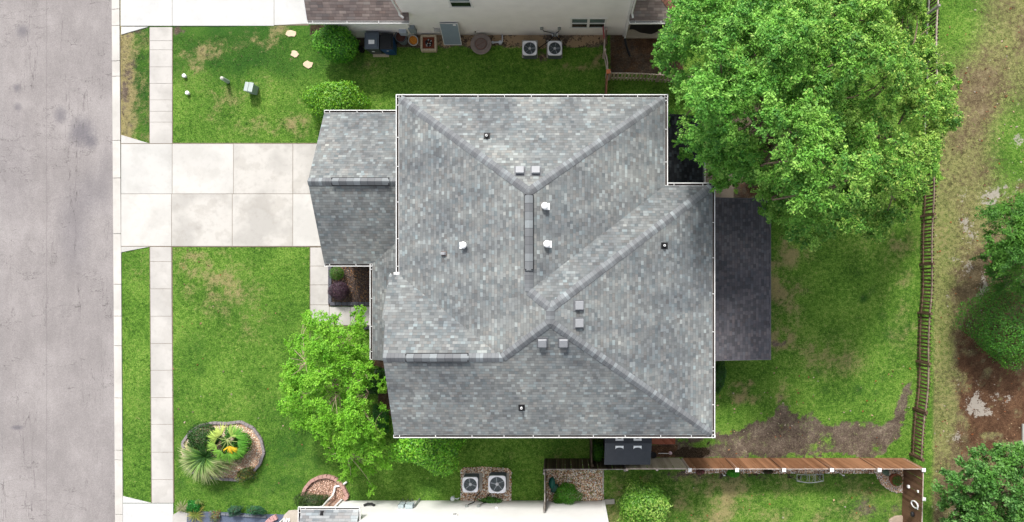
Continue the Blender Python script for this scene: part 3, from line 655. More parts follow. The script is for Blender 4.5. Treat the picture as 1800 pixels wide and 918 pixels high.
ridge_vent((W(714, 0, zG).x, yG, zG), (W(823, 0, zG).x, yG, zG), pG, pS, house)
# garage wing and porch strip
gE = 2.75; gx0 = -10.885; gyN, gyS, gyR = 7.60, .68, 4.16; gk = .59; zgR = gE + gk * (gyN - gyR)
pGN = Plane(0, -gk, gE + gk * gyN); pGS = Plane(0, (zgR - gE) / (gyR - gyS), gE - (zgR - gE) / (gyR - gyS) * gyS)
xpE = -8.68; pPo = Plane(.45, 0, gE - .45 * xpE); yPo = -3.70
xv = -6.5; yv = gyS + .45 * (xv - xpE) / pGS.b
mb = MB(); roof_face(mb, [(gx0, gyN), (-6.5, gyN), (-6.5, gyR), (gx0, gyR)], pGN); roof_face(mb, [(gx0, gyR), (-6.5, gyR), (xv, yv), (xpE, gyS), (gx0, gyS)], pGS)
g_roof = mb.build('garage_roof', M_ROOF, house)
mb = MB(); roof_face(mb, [(xpE, gyS), (xv, yv), (xv, yPo), (xpE, yPo)], pPo); mb.build('porch_roof', M_ROOF_LOW, house)
mb = MB(); cap(mb, (gx0, gyR, zgR), (-6.95, gyR, zgR), pGN, pGS); mb.build('ridge_cap', M_CAP, g_roof)
ridge_vent((W(584, 0, zgR).x, gyR, zgR), (W(684, 0, zgR).x, gyR, zgR), pGN, pGS, g_roof)
# low rear roofs
pR1 = Plane(-.3, 0, 2.7 + .3 * 6.48); mb = MB(); roof_face(mb, [(3.9, 3.98), (6.48, 3.98), (6.48, 7.45), (3.9, 7.45)], pR1)
rr_ = mb.build('rear_roof', M_DARKROOF_SHADED, house)
pR2 = Plane(-.14, 0, 2.6 + .14 * 9.6); mb = MB(); roof_face(mb, [(5.9, 3.66), (9.58, 3.66), (9.58, -3.70), (5.9, -3.70)], pR2)
pr = mb.build('patio_roof', M_DARKROOF, house)
mb = MB(); mb.span((9.6, 3.68, 2.52), (9.6, -3.72, 2.52), .03, .16); mb.span((5.9, 3.68, 3.03), (9.6, 3.68, 2.52), .03, .16); mb.span((5.9, -3.72, 3.03), (9.6, -3.72, 2.52), .03, .16); mb.build('fascia', simple('fascia_dark', rgb(110, 108, 112), .1), pr)
for yy in (3.4, 0, -3.4): MB().box((9.35, yy, 1.22), (.14, .14, 2.45)).build('post', M_TRIM, pr)
# walls
wall_block('wall', M_SIDING3, house, [(-6.42, 7.2), (3.9, 7.2), (3.9, 3.5), (5.88, 3.5), (5.88, -6.14), (-6.62, -6.14), (-6.62, -.2), (-6.42, -.2)], 0, 5.28)
MB().prism([(xW, yN), (xE1, yN), (xE1, yNE), (xE2, yNE), (xE2, yS), (xR + .05, yS), (-7.2, -1.7), (-7.2, yGe), (xW, yGe)], 5.285, 5.34).build('soffit', M_TRIM, house)
wall_block('garage_wall', M_SIDING3, house, [(-10.5, 7.3), (-6.5, 7.3), (-6.5, 1.0), (-10.5, 1.0)], 0, 2.68)
MB().add([(-10.5, 7.3, 2.68), (-10.5, 1.0, 2.68), (-10.5, gyR, 4.6), (-10.3, 7.3, 2.68), (-10.3, 1.0, 2.68), (-10.3, gyR, 4.6)], [(0, 1, 2), (3, 5, 4), (0, 2, 5, 3), (1, 4, 5, 2)]).build('gable_wall', M_SIDING3, house)
MB().add([(-6.66, yS + .4, 5.34), (-6.66, yGe - .4, 5.34), (-6.66, yG, 7.05), (-6.5, yS + .4, 5.34), (-6.5, yGe - .4, 5.34), (-6.5, yG, 7.05)], [(0, 2, 1), (3, 4, 5), (0, 3, 5, 2), (1, 2, 5, 4)]).build('gable_wall', M_SIDING3, house)
gd = MB()
for k in range(4): gd.box((-10.53, 4.15, .32 + k * .55), (.05, 4.9, .53))
gd.build('garage_door', M_TRIM, house, bevel=.01)
for (c, nr, wd) in [((-6.64, -3.2, 4.1), (-1, 0), 1.6), ((-6.44, 3.2, 4.7), (-1, 0), 1.0), ((-3, -6.16, 4.1), (0, -1), 1.0), ((1, -6.16, 4.1), (0, -1), 1.0), ((-3, 7.22, 4.1), (0, 1), 1.0), ((1.5, 7.22, 4.1), (0, 1), 1.0), ((5.9, -1, 4.2), (1, 0), 1.8), ((-3, 7.22, 1.5), (0, 1), 1.0)]:
    window(house, c, wd, 1.3, nr, 2 if wd > 1.2 else 1)
for yy in (-3.45, -.9, .45): MB().box((-8.5, yy, 1.34), (.13, .13, 2.68)).build('porch_post', M_TRIM, house)
rake = lambda p, q: MB().span(Vector(p) - Vector((0, 0, .15)), Vector(q) - Vector((0, 0, .15)), .03, .17).build('rake_board', M_TRIM, house)
rake((gx0 + .04, gyN, gE), (gx0 + .04, gyR, zgR)); rake((gx0 + .04, gyS, gE), (gx0 + .04, gyR, zgR)); rake((xR + .04, yS, HE), (xR + .04, yG, zG)); rake((xR + .05, yG, zG), (-7.08, -1.76, pG.z(0, -1.76))); rake((-7.24, -1.62, pG.z(0, -1.62)), (-7.20, yGe, HE))
rake((xpE, yPo - .01, gE), (xv, yPo - .01, pPo.z(xv, 0)))
gutter('gutter', house, (xW - .01, yGe + .1), (xW - .01, yN + .12), (-1, 0), HE - .005, seed=1)
gutter('gutter', house, (xW - .13, yN), (xE1 + .13, yN), (0, 1), HE - .005, seed=2)
gutter('gutter', house, (xE1, yN + .12), (xE1, yNE + .01), (1, 0), HE - .005, seed=3)
gutter('gutter', house, (xE1 + .13, yNE), (xE2 + .13, yNE), (0, 1), HE - .005, seed=4)
gutter('gutter', house, (xE2, yNE + .12), (xE2, yS - .12), (1, 0), HE - .005, seed=5)
gutter('gutter', house, (xR - .02, yS), (xE2 + .13, yS), (0, -1), HE - .005, seed=6)
gutter('gutter', house, (gx0, gyN), (-6.96, gyN), (0, 1), gE - .005, seed=7)
gutter('gutter', house, (gx0, gyS), (xpE - .02, gyS), (0, -1), gE - .005, seed=8)
gutter('gutter', house, (xpE, gyS + .0), (xpE, yPo), (-1, 0), gE - .005, seed=9)
gutter('gutter', house, (6.48, 3.98), (6.48, 7.45), (1, 0), 2.695, wd=.08, seed=10)
MB().box((xW - .10, yGe + .05, HE - .03), (.24, .10, .10)).build('gutter_end', M_TRIM, house)
# roof vents
def box_vent(px, py, pl, flange):
    M = pl.frame(pl.at(px, py)); m = MB(); m.box((0, -.01, .012), (.44, .44, .02), 0, M); m.cur = 0
    v = m.build('roof_vent', simple('flange_%d' % px, rgb(120, 122, 126), .1), house)
    m = MB(); m.box((0, .0, .12), (.34, .34, .09), 0, M, top=(.93, .93)); m.box((0, .01, .055), (.26, .26, .07), 0, M); m.build('vent_hood', M_VENT, v, bevel=.012)
    return v
for px, py, pl in [(914, 302, pN), (942, 302, pN), (1016.5, 537, pE2), (1016.5, 568, pE2), (953.5, 601, pS), (990.5, 601, pS)]: box_vent(px, py, pl, 0)
def pipe_vent(px, py, pl):
    p = pl.at(px, py); M = pl.frame(p); m = MB(); m.box((0, -.02, .012), (.26, .30, .02), 0, M); v = m.build('pipe_boot', M_BLACK, house)
    m = MB(); m.lathe(p, [(.09, .0), (.075, .08), (.06, .12)], 16); m.build('collar', M_BLACK, v)
    m = MB(); q = p + Vector((0, 0, .02)); m.cyl(q, q + Vector((0, 0, .22)), .045, .045, 16); m.build('pipe', M_WHITE, v)
    m = MB(); m.cyl(q + Vector((0, 0, .2215)), q + Vector((0, 0, .225)), .026, .026, 12); m.build('pipe_bore', M_DARK, v)
for a in [(856, 240, pN), (1167, 432, pE2), (917, 716, pS)]: pipe_vent(*a)
def dome_vent(px, py, pl, big=True):
    p = pl.at(px, py); M = pl.frame(p); m = MB(); m.box((0, -.07, .012), (.27, .24, .02), 0, M); v = m.build('flue_base', M_WHITE, house)
    m = MB(); q = p + Vector((0, 0, .0)); m.cyl(q, q + Vector((0, 0, .16)), .09, .085, 18); m.lathe(q + Vector((0, 0, .16)), [(.10, 0), (.135, .01), (.14, .06), (.12, .10), (.06, .12), (.01, .125)], 22)
    m.build('flue_cap', M_WHITE, v, smooth=True)
for a in [(958, 363, pE1), (961.5, 429.5, pE1), (815.5, 431.5, pW)]: dome_vent(*a)
M = pW.frame(pW.at(781, 446)); m = MB(); m.box((0, 0, .012), (.2, .26, .02), 0, M); v = m.build('roof_vent', simple('flange_small', rgb(120, 108, 104), .1), house)
m = MB(); m.box((.0, .0, .08), (.13, .20, .12), 0, M, top=(.8, .9)); m.build('vent_hood', M_VENT, v, bevel=.01)

# ---------------------------------------------------------------- the neighbouring house above
nb = thing('house', 'white sided neighbouring house with brown shingled lower roofs at the top of the photo', 'house', (-2.5, 13, 0))
wall_block('wall', M_SIDING, nb, [(-7.3, 12.13), (3.09, 12.13), (3.09, 22), (-7.3, 22)], 0, 5.6)
wall_block('garage_wall', M_SIDING, nb, [(-11.3, 12.0), (-7.302, 12.0), (-7.302, 20), (-11.3, 20)], 0, 2.68)
wall_block('porch_slab', simple('porch_concrete', rgb(168, 156, 138), .1), nb, [(3.1, 11.95), (5.3, 11.95), (5.3, 16), (3.1, 16)], 0, .14)
wall_block('rear_wall', M_SIDING, nb, [(3.092, 13.9), (5.3, 13.9), (5.3, 16), (3.092, 16)], .14, 2.68)
pB1 = Plane(0, .5, gE - .5 * 11.80); mb = MB(); roof_face(mb, [(-11.66, 11.80), (-7.0, 11.80), (-7.0, 12.128), (-7.3, 12.128), (-7.3, 15.9), (-11.66, 15.9)], pB1)
b1 = mb.build('garage_roof', M_BROWNROOF, nb)
pB1b = Plane(0, -.5, pB1.z(0, 15.9) + .5 * 15.9); mb = MB(); roof_face(mb, [(-11.66, 15.9), (-7.3, 15.9), (-7.3, 20), (-11.66, 20)], pB1b); mb.build('roof_back', M_BROWNROOF, nb)
pB2 = Plane(0, .5, gE - .5 * 11.80); pB3 = Plane(-.5, 0, gE + .5 * 5.55); mb = MB(); roof_face(mb, [(3.092, 11.80), (5.55, 11.80), (3.8, 13.55), (3.092, 13.55)], pB2); roof_face(mb, [(5.55, 11.8), (5.55, 16), (3.8, 16), (3.8, 13.55)], pB3)
b2 = mb.build('porch_roof', M_BROWNROOF, nb); mb = MB(); cap(mb, (5.5, 11.85, gE + .02), (3.8, 13.55, pB2.z(0, 13.55)), pB2, pB3, .2, .17); mb.build('ridge_cap', M_CAPBROWN, b2)
pB4 = Plane(0, .5, 5.7 - .5 * 11.72); pB5 = Plane(0, -.5, 5.7 + .5 * 22.4); ym = 17.06
mb = MB(); roof_face(mb, [(-7.7, 11.72), (3.5, 11.72), (3.5, ym), (-7.7, ym)], pB4); roof_face(mb, [(-7.7, 22.4), (3.5, 22.4), (3.5, ym), (-7.7, ym)], pB5); mb.build('roof', M_BROWNROOF, nb)
gutter('gutter', nb, (-11.66, 11.80), (-7.0, 11.80), (0, -1), gE - .005, seed=20)
gutter('gutter', nb, (3.11, 11.80), (5.67, 11.80), (0, -1), gE - .005, seed=21)
gutter('gutter', nb, (-7.7, 11.72), (3.5, 11.72), (0, -1), 5.69, seed=22)
MB().prism([(-7.6, 11.74), (3.4, 11.74), (3.4, 22.3), (-7.6, 22.3)], 5.602, 5.66).build('soffit', M_TRIM, nb)
MB().span((-11.68, 11.80, gE - .1), (-11.68, 15.9, pB1.z(0, 15.9) - .1), .03, .17).build('rake_board', M_TRIM, nb)
window(nb, (1.245, 12.12, 1.62), 1.62, 1.18, (0, -1), 2); window(nb, (-4.47, 12.12, 4.15), .94, 1.2, (0, -1), 1)
m = MB(); m.tube([(-7.36, 11.66, 5.6), (-7.36, 11.9, 5.35), (-7.36, 12.04, 5.2), (-7.36, 12.04, 3.1)], .045); m.tube([(-7.36, 12.04, 3.15), (-7.36, 11.95, 3.05), (-7.2, 11.85, 2.98)], .05); m.build('downspout', M_TRIM, nb)
MB().box((3.06, 12.09, 2.8), (.10, .10, 5.5)).build('corner_trim', M_TRIM, nb)
m = MB(); m.tube([(3.17, 11.72, 5.6), (3.17, 12.03, 5.3), (3.17, 12.03, 3.1), (3.22, 11.85, 2.98)], .045); m.build('downspout', M_TRIM, nb)
m = MB(); m.tube([(3.12, 11.72, 2.62), (3.12, 12.0, 2.4), (3.12, 12.0, .25), (3.12, 11.9, .12)], .045); d_ = m.build('downspout', M_TRIM, nb)
m = MB(); m.tube([(3.12, 11.92, .14), (3.18, 11.6, .08), (3.38, 11.05, .06)], .055, 10); m.build('spout_extension', M_BLACK, d_)
MB().box((5.3, 11.95, 1.36), (.14, .14, 2.7)).build('porch_post', M_TRIM, nb)
# wall fittings of that house
def disc_box(parent, x, y, z, axis, gx, name='disconnect'):
    m = MB(); m.cyl((x, y, z), (x, y + axis * .10, z), .085, .085, 16); return m.build(name, simple('fitting_grey', rgb(150, 156, 152), .1), parent)
for x, bx in ((-.98, -.42), (-.13, -.30)):
    d_ = disc_box(nb, x, 12.12, 1.05, -1, 0)
    m = MB(); m.tube([(x, 12.05, 1.0), (x * .8 + bx * .2, 12.05, .75), (bx, 12.05, .45), (bx, 12.0, .25), (bx + (-.22 if x < -.5 else .22), 11.8, .12), (-1.15 if x < -.5 else .05, 11.45, .10)], .022); m.build('line_set', M_BLACK, d_)
    MB().box((bx, 12.06, .22), (.16, .12, .2)).build('line_cover', M_WHITE, d_)
for (x, z, wd, ht, c_) in [(-7.68 + .0, .95, .34, .42, (176, 186, 198)), (-7.22, 1.05, .30, .62, (142, 154, 160))]:
    m = MB(); m.box((x, 11.93 if x < -7.3 else 12.03, z), (wd, .2, ht)); m.tube([(x, 12.0 if x > -7.3 else 11.9, z - ht / 2), (x, 12.0 if x > -7.3 else 11.9, .1)], .022); m.build('meter_box', simple('meter_%d' % int(abs(x) * 10), rgb(*c_), .08), nb, bevel=.01)
m = MB(); m.box((-6.05, 12.04, .9), (.3, .16, .12)); m.tube([(-6.2, 12.05, 1.25), (-6.0, 12.02, .9), (-5.95, 12.05, .4)], .012); m.build('hose_bib', simple('bib_grey', rgb(190, 190, 186), .1), nb)
m = MB(); m.cyl((-4.6 + .35, 12.12, .55), (-4.25, 12.06, .55), .03); m.build('tap', M_BLACK, nb)
# black mesh screen hanging below the porch eave
xs_ = np.linspace(3.2, 5.15, 15); vs = []; fs = []
for i, x in enumerate(xs_):
    t = (x - 3.2) / 1.95; low = 1.62 - .62 * math.exp(-((t - .48) / .26) ** 2) - .0
    yy = 11.84 + .03 * math.sin(i * 1.3)
    for z in (2.6, 2.0, low): vs.append((x, yy - (.02 if z < 2 else 0), z))
for i in range(14):
    for j_ in range(2): a = i * 3 + j_; fs.append((a, a + 1, a + 4, a + 3))
m = MB(); m.add(vs, fs); o = m.build('shade_screen', M_BLACK); sm = o.modifiers.new('s', 'SOLIDIFY'); sm.thickness = .015
tag(o, 'black mesh screen sagging under the brown porch eave beside the big tree', 'screen')

# ---------------------------------------------------------------- the neighbouring house below
nc = thing('house', 'pale sided neighbouring house with a small grey lower roof at the bottom of the photo', 'house', (-4, -12, 0))
wall_block('wall', M_SIDING2, nc, [(-9.25, -11.05), (2.04, -11.05), (2.04, -21), (-9.25, -21)], 0, 5.6)
wall_block('garage_wall', M_SIDING2, nc, [(-10.95, -11.05), (-9.252, -11.05), (-9.252, -19), (-10.95, -19)], 0, 2.66)
wall_block('brick_wall', M_BRICK, nc, [(-11.47, -10.98), (-10.952, -10.98), (-10.952, -19), (-11.47, -19)], 0, 2.66)
MB().box((-10.95, -10.985, 1.35), (.09, .05, 2.6)).build('corner_trim', M_TRIM, nc)
MB().box((2.04, -11.07, 2.8), (.14, .14, 5.5)).build('corner_trim', M_TRIM, nc)
pC = Plane(0, -.45, gE - .45 * 10.58); mb = MB(); roof_face(mb, [(-11.95, -10.58), (-9.3, -10.58), (-9.3, -14.5), (-11.95, -14.5)], pC); mb.build('garage_roof', M_SOUTHROOF, nc)
gutter('gutter', nc, (-12.0, -10.58), (-9.25, -10.58), (0, 1), gE - .005, seed=30); gutter('gutter', nc, (-11.97, -10.46), (-11.97, -14), (-1, 0), gE - .005, seed=31)
gutter('gutter', nc, (-9.3, -11.08), (-9.3, -10.46), (1, 0), gE - .005, wd=.06, seed=33)
m = MB(); m.span((-9.75, -11.15, 3.06), (-9.25, -11.13, 3.06), .12, .08); m.box((-9.85, -11.3, 3.15), (.16, .22, .2)); m.build('gutter_end', M_TRIM, nc)
M = pC.frame(pC.at(566, 902)); m = MB(); m.box((0, 0, .04), (.11, .17, .07), 0, M); [m.box((sx * .05, sy * .08, .03), (.05, .03, .05), 0, M) for sx in (-1, 1) for sy in (-1, 1)]; m.build('roof_vent', M_DARK, nc)
mb = MB(); pD = Plane(0, -.5, 5.7 - .5 * 11.0 + .0); pD = Plane(0, -.5, 5.7 - .5 * 11.75); roof_face(mb, [(-9.6, -11.75), (2.5, -11.75), (2.5, -17), (-9.6, -17)], pD); mb.build('roof', M_SOUTHROOF, nc)
m = MB(); m.tube([(-11.1, -10.5, 2.62), (-11.15, -10.62, 2.4), (-11.35, -10.75, .9), (-11.32, -10.70, .35), (-11.3, -10.55, .15), (-11.28, -10.35, .10)], .05, 10); m.tube([(-11.3, -10.33, .09), (-10.95, -10.28, .08), (-10.7, -10.1, .08)], .05, 10); m.build('downspout', M_TRIM, nc)
for x in (-4.62 + .0, -4.05): 
    d_ = disc_box(nc, x, -11.05, .95, 1, 0); m = MB(); m.tube([(x, -10.97, .95), (x + .3, -10.97, .5), (x + .35, -10.8, .15), (x + .55, -10.6, .1)], .025); m.build('line_set', M_BLACK, d_)
m = MB(); m.box((-7.35, -10.94, 1.05), (.36, .2, .45)); m.box((-7.75, -10.96, .95), (.26, .16, .5)); m.build('meter_box', simple('meter_low', rgb(176, 190, 194), .1), nc, bevel=.01)
m = MB(); [m.tube([(x, -10.97, 1.0), (x + .05, -10.96, .04)], .02) for x in (-7.95, -7.7, -7.5)]; m.tube([(-7.13, -10.97, 1.1), (-7.08, -10.95, .04)], .035); m.build('conduit', M_METAL, nc)
m = MB(); m.lathe((-5.37, -10.78, .42), [(.05, 0), (.10, .05), (.11, .16), (.07, .2)], 16); m.tube([(-5.37, -10.8, .5), (-5.37, -10.8, .05)], .02); m.tube([(-5.3, -10.8, .46), (-5.12, -10.83, .44), (-5.05, -10.75, .52)], .03); m.build('gas_meter', simple('gas_grey', rgb(190, 198, 198), .1), nc)
m = MB(); m.box((-5.0 - .0, -11.02, 2.18), (.24, .08, .26)); v = m.build('wall_vent', M_WHITE, nc); m = MB(); m.box((-5.0, -10.975, 2.13), (.16, .01, .04)); m.box((-5.0, -10.975, 2.22), (.16, .01, .04)); m.build('louvre', M_DARK, v)
m = MB(); m.box((-3.15, -11.02, 1.1), (.12, .05, .12)); m.build('outlet_cover', M_WHITE, nc)
m = MB(); m.tube([(-9.62, -11.0, .9), (-9.45, -10.94, .82), (-9.25, -10.94, .82), (-9.1, -11.0, .9)], .06); m.build('hose_reel', M_BLACK, nc)

# ---------------------------------------------------------------- fences
def wood(name, a, b, var=.5, along='z'):
    n = NT(name); v = n.coord('pos'); s = n.sep(v)
    pl_ = n.math('FLOOR', n.math('DIVIDE', n.math('ADD', s[0], n.math('MULTIPLY', s[1], 1.0)), .14)); r = n.white(n.comb(pl_, 1.0, 2.0))
    st = n.noise(n.comb(n.math('MULTIPLY', s[0], 14.0), n.math('MULTIPLY', s[1], 14.0), n.math('MULTIPLY', s[2], 1.2)), 1.5, 4, .65); big = n.noise(v, 1.2, 3, .6)
    f = n.math('ADD', n.math('MULTIPLY', r, .4), n.math('ADD', n.math('MULTIPLY', st, .45), n.math('MULTIPLY', big, .3)))
    col = n.ramp(n.smooth(f, .25, .9), [(0, a), (1, b)])
    return n.bsdf(col, .85, st, .5, .01, spec=.15)
W_BROWN = wood('fence_brown', rgb(126, 86, 60), rgb(172, 126, 94)); W_DKBROWN = wood('fence_dark_brown', rgb(108, 78, 60), rgb(152, 116, 92))
W_GREY = wood('fence_grey', rgb(158, 146, 124), rgb(212, 202, 180)); W_OLD = wood('fence_old', rgb(50, 44, 36), rgb(96, 84, 68)); W_OLDG = wood('fence_old_top', rgb(110, 104, 98), rgb(176, 172, 166))
W_PICK = wood('fence_picket', rgb(82, 64, 50), rgb(134, 110, 90)); W_PINK = wood('fence_rail_pale', rgb(176, 158, 146), rgb(220, 206, 196)); W_DECK = wood('deck_red', rgb(150, 84, 62), rgb(188, 116, 92))
def board_fence(label, a, b, h, mat, railmat, side, posts, capmat=None, gap=.006, bw=.14, rails=(.3, 1.0, 1.68), wob=.0, cat='fence', group=None, name='fence', seed=0, pw=.1, postmat=None, pick=False, capw=.15, skipcap=()):
    """side = +1/-1: which side (left/right of a->b) the boards stand on; posts = list of fractions"""
    rr = random.Random(seed); a, b = Vector((a[0], a[1], 0)), Vector((b[0], b[1], 0)); d = (b - a); L = d.length; d /= L; n = Vector((-d.y, d.x, 0)) * side
    t_ = thing(name, label, cat, ((a + b) / 2)[:], group); ang = math.atan2(d.y, d.x); m = MB(); x = 0
    wb = lambda t: wob * (math.sin(t * .9 + seed) + .5 * math.sin(t * 2.3 + 1))
    while x < L - bw * .5:
        hh = h + rr.uniform(-.008, .008); c = a + d * (x + bw / 2) + n * (.045 + wb(x) * (1 if side > 0 else -1)); w_ = min(bw - gap, L - x)
        M_ = Matrix.Translation(c) @ Matrix.Rotation(ang, 4, 'Z') @ Matrix.Rotation(rr.uniform(-.012, .012), 4, 'Y')
        m.box((0, 0, hh / 2 + .01), (w_, .018, hh), 0, M_); x += bw + (pick if pick else 0)
    m.build('panel', mat, t_)
    K = max(1, int(L / 1.2)) if wob else 1
    for rz in rails:
        m = MB()
        for k in range(K):
            p, q = a + d * L * k / K, a + d * L * (k + 1) / K; s1 = n * (.012 + (wb(L * k / K)) * (1 if side > 0 else -1)); s2 = n * (.012 + wb(L * (k + 1) / K) * (1 if side > 0 else -1))
            m.span(p + s1 + Vector((0, 0, rz)), q + s2 + Vector((0, 0, rz)), .04, .085)
        m.build('rail', railmat, t_)
    for i, f in enumerate(posts):
        p = a + d * L * f + n * (-.02 + wb(L * f) * (1 if side > 0 else -1)); m = MB().box((p.x, p.y, (h + .05) / 2), (pw, pw, h + .05), ang); po = m.build('post', postmat or railmat, t_)
        if capmat and i not in skipcap:
            m = MB(); m.box((p.x, p.y, h + .07), (capw, capw, .04), ang); m.box((p.x, p.y, h + .105), (capw * .9, capw * .9, .03), ang, top=(.3, .3)); m.build('post_cap', capmat, po)
    return t_
yF = -8.98
x_ = [6.01, 8.23, 10.44, 12.69, 14.93, 17.01]
# each bay's boards face the back lawn, rails and posts on the other side
t_ = board_fence('brown board privacy fence with white post caps along the bare dirt of the back lawn', (x_[0], yF), (x_[-1], yF - .0), 1.83, W_BROWN, W_PINK, 1, [(x - x_[0]) / (x_[-1] - x_[0]) for x in x_], M_WHITE, rails=(.3, 1.05, 1.79), pw=.13, capw=.17, seed=2)
for x in x_[1:-1]: MB().box((x - .13, yF + .075, .95), (.05, .05, 1.9)).build('batten', W_DKBROWN, t_)
board_fence('dark brown board fence running down to the lower edge from the right fence corner', (17.04, yF - .07), (16.92, -13.6), 1.83, W_DKBROWN, W_PINK, -1, [.29, .9], M_WHITE, rails=(.3, 1.05, 1.79), pw=.13, capw=.15, seed=3)
board_fence('pale weathered grey board fence between the shed and the brown fence', (3.05, yF), (5.9, yF), 1.83, W_GREY, W_PINK, 1, [0.0, .5], None, rails=(.3, 1.05, 1.80), seed=4)
board_fence('old dark weathered board fence running behind the dark shed to the gravel corner', (-.83, yF - .02), (3.0, yF - .02), 1.83, W_OLD, W_OLDG, 1, [0, .58, .99], None, rails=(.3, 1.0, 1.80), seed=5)
board_fence('short old grey fence meeting the white wall at the left of the gravel bed', (-.83, yF - .1), (-.83, -10.98), 1.83, W_OLD, W_OLDG, 1, [.05, .97], None, rails=(.3, 1.0, 1.80), seed=6)
board_fence('short dark fence gate between the grey roofed house and the shed bush', (1.42, -6.2), (1.42, yF + .06), 1.7, W_OLD, W_OLD, -1, [.02, .97], None, rails=(.3, 1.0, 1.66), seed=7)
# picket fences
pts = [(17.33, -8.72), (17.50, -6.45), (17.66, -4.1), (17.73, -1.7), (17.83, .7), (17.88, 3.1), (17.90, 5.5)]
def picket_chain(label, pts, h, mat, railmat, group=None, topmat=None, seed=0, side=1):
    t_ = thing('fence', label, 'fence', (pts[0][0], pts[0][1], 0), group); rr = random.Random(seed)
    for i in range(len(pts) - 1):
        a, b = Vector((*pts[i], 0)), Vector((*pts[i + 1], 0)); d = b - a; L = d.length; d /= L; n = Vector((-d.y, d.x, 0)) * side; ang = math.atan2(d.y, d.x); m = MB(); x = .08; hb = rr.uniform(-.015, .015)
        while x < L - .05:
            bow = .05 * math.sin(math.pi * x / L) * (1 if i % 2 else -.6)
            p = a + d * x + n * (.03 + bow); hh = h + hb + rr.uniform(-.02, .02)
            M_ = Matrix.Translation(p) @ Matrix.Rotation(ang + rr.uniform(-.06, .06), 4, 'Z') @ Matrix.Rotation(rr.uniform(-.03, .03), 4, 'Y')
            m.box((0, 0, hh / 2), (.088, .018, hh - .02), 0, M_); m.box((0, 0, hh + .015), (.088, .018, .05), 0, M_, top=(.3, 1)); x += .175
        m.build('pickets', mat, t_)
        for rz in (.28, h - .12):
            m = MB(); K = 5
            for k in range(K):
                f0, f1 = k / K, (k + 1) / K; b0 = .05 * math.sin(math.pi * f0) * (1 if i % 2 else -.6); b1 = .05 * math.sin(math.pi * f1) * (1 if i % 2 else -.6)
                m.span(a + d * L * f0 + n * b0 + Vector((0, 0, rz + hb)), a + d * L * f1 + n * b1 + Vector((0, 0, rz + hb)), .042, .09)
            m.build('rail', railmat if rz < .5 or topmat is None else topmat, t_)
    for p in pts: MB().box((p[0], p[1], h / 2 + .03), (.11, .11, h + .06), random.uniform(-.05, .05)).build('post', railmat, t_)
    return t_
picket_chain('brown picket fence with sagging bays behind the back lawn, below the big tree', pts, 1.2, W_PICK, W_PICK, topmat=wood('rail_worn', rgb(120, 102, 88), rgb(176, 156, 140)), seed=1, side=-1)
picket_chain('grey picket fence with pale top rail continuing past the big tree to the top edge', [(17.92, 5.9), (17.96, 8.3), (18.02, 10.7), (18.08, 13.1), (18.1, 15.4)], 1.25, W_OLD, W_OLDG, topmat=W_PINK, seed=2, side=-1)
picket_chain('low olive grey picket fence below the brown mulch beside the neighbouring house', [(2.3, 9.92), (4.7, 9.84), (7.1, 9.76), (9.6, 9.7), (12.1, 9.7)], 1.15, W_GREY, W_PINK, seed=3, side=-1)
picket_chain('short pale railed fence from the neighbouring white wall to the orange post', [(2.13, 12.0), (2.06, 11.0), (2.2, 10.02)], 1.15, W_PICK, W_PINK, seed=4, side=1)
t_ = board_fence('short red brown board fence below the orange post towards the grey roof', (2.2, 9.8), (2.05, 7.3), 1.15, W_DKBROWN, wood('rail_redbrown', rgb(130, 84, 64), rgb(170, 118, 96)), -1, [.5], None, rails=(.3, 1.12), seed=8)
p = thing('post', 'orange topped wooden corner post where three fences meet', 'post', (2.22, 9.93, 0)); MB().box((2.22, 9.93, .62), (.12, .12, 1.24)).build('shaft', W_PICK, p); MB().box((2.22, 9.93, 1.27), (.2, .2, .05), .05).build('cap', simple('orange_wood', rgb(214, 126, 84), .1), p)
m = MB(); m.box((2.0, 11.85, 1.1), (.05, .5, .28), .1); tag(m.build('cloth', simple('red_cloth', rgb(178, 90, 92), .3)), 'faded red cloth hanging on the fence by the white wall', 'cloth')

# ---------------------------------------------------------------- shed, deck, yard things
shed = thing('shed', 'charcoal roofed garden shed with four white skylights below the main roof', 'shed', (3.05, -7.6, 0))
M_SHED = simple('shed_wall', rgb(70, 72, 78), .1); n = NT('shed_roof'); v = n.coord('pos'); s = n.sep(v)
gl = n.math('FRACT', n.math('DIVIDE', s[0], .16)); nz = n.noise(v, 4, 4, .6); M_SHEDROOF = n.bsdf(n.mix(nz, rgb(58, 62, 70), rgb(76, 80, 88)), .6, n.math('ADD', gl, nz), .3, .008)
MB().box((3.06, -7.6, .95), (2.0, 2.0, 1.9)).build('wall', M_SHED, shed)
zr = 2.42; sr = MB()
for s_ in (1, -1):
    y1 = -7.62 - 1.12 * s_; ym_ = -7.62 - .42 * s_; zm = zr - .42 * .42; z1 = zr - 1.12 * .42
    for (ya, za, yb, zb) in ((-7.62, zr, ym_, zm), (ym_, zm - .012, y1, z1 - .012)):
        sr.add([(1.98, ya, za), (4.15, ya, za), (4.15, yb, zb), (1.98, yb, zb), (1.98, ya, za - .05), (4.15, ya, za - .05), (4.15, yb, zb - .05), (1.98, yb, zb - .05)], [(0, 1, 2, 3), (7, 6, 5, 4), (0, 4, 5, 1), (1, 5, 6, 2), (2, 6, 7, 3), (3, 7, 4, 0)])
so_ = sr.build('roof', M_SHEDROOF, shed)
M_SKYL = simple('skylight', (.85, .87, .88, 1), .05, 5, .3)
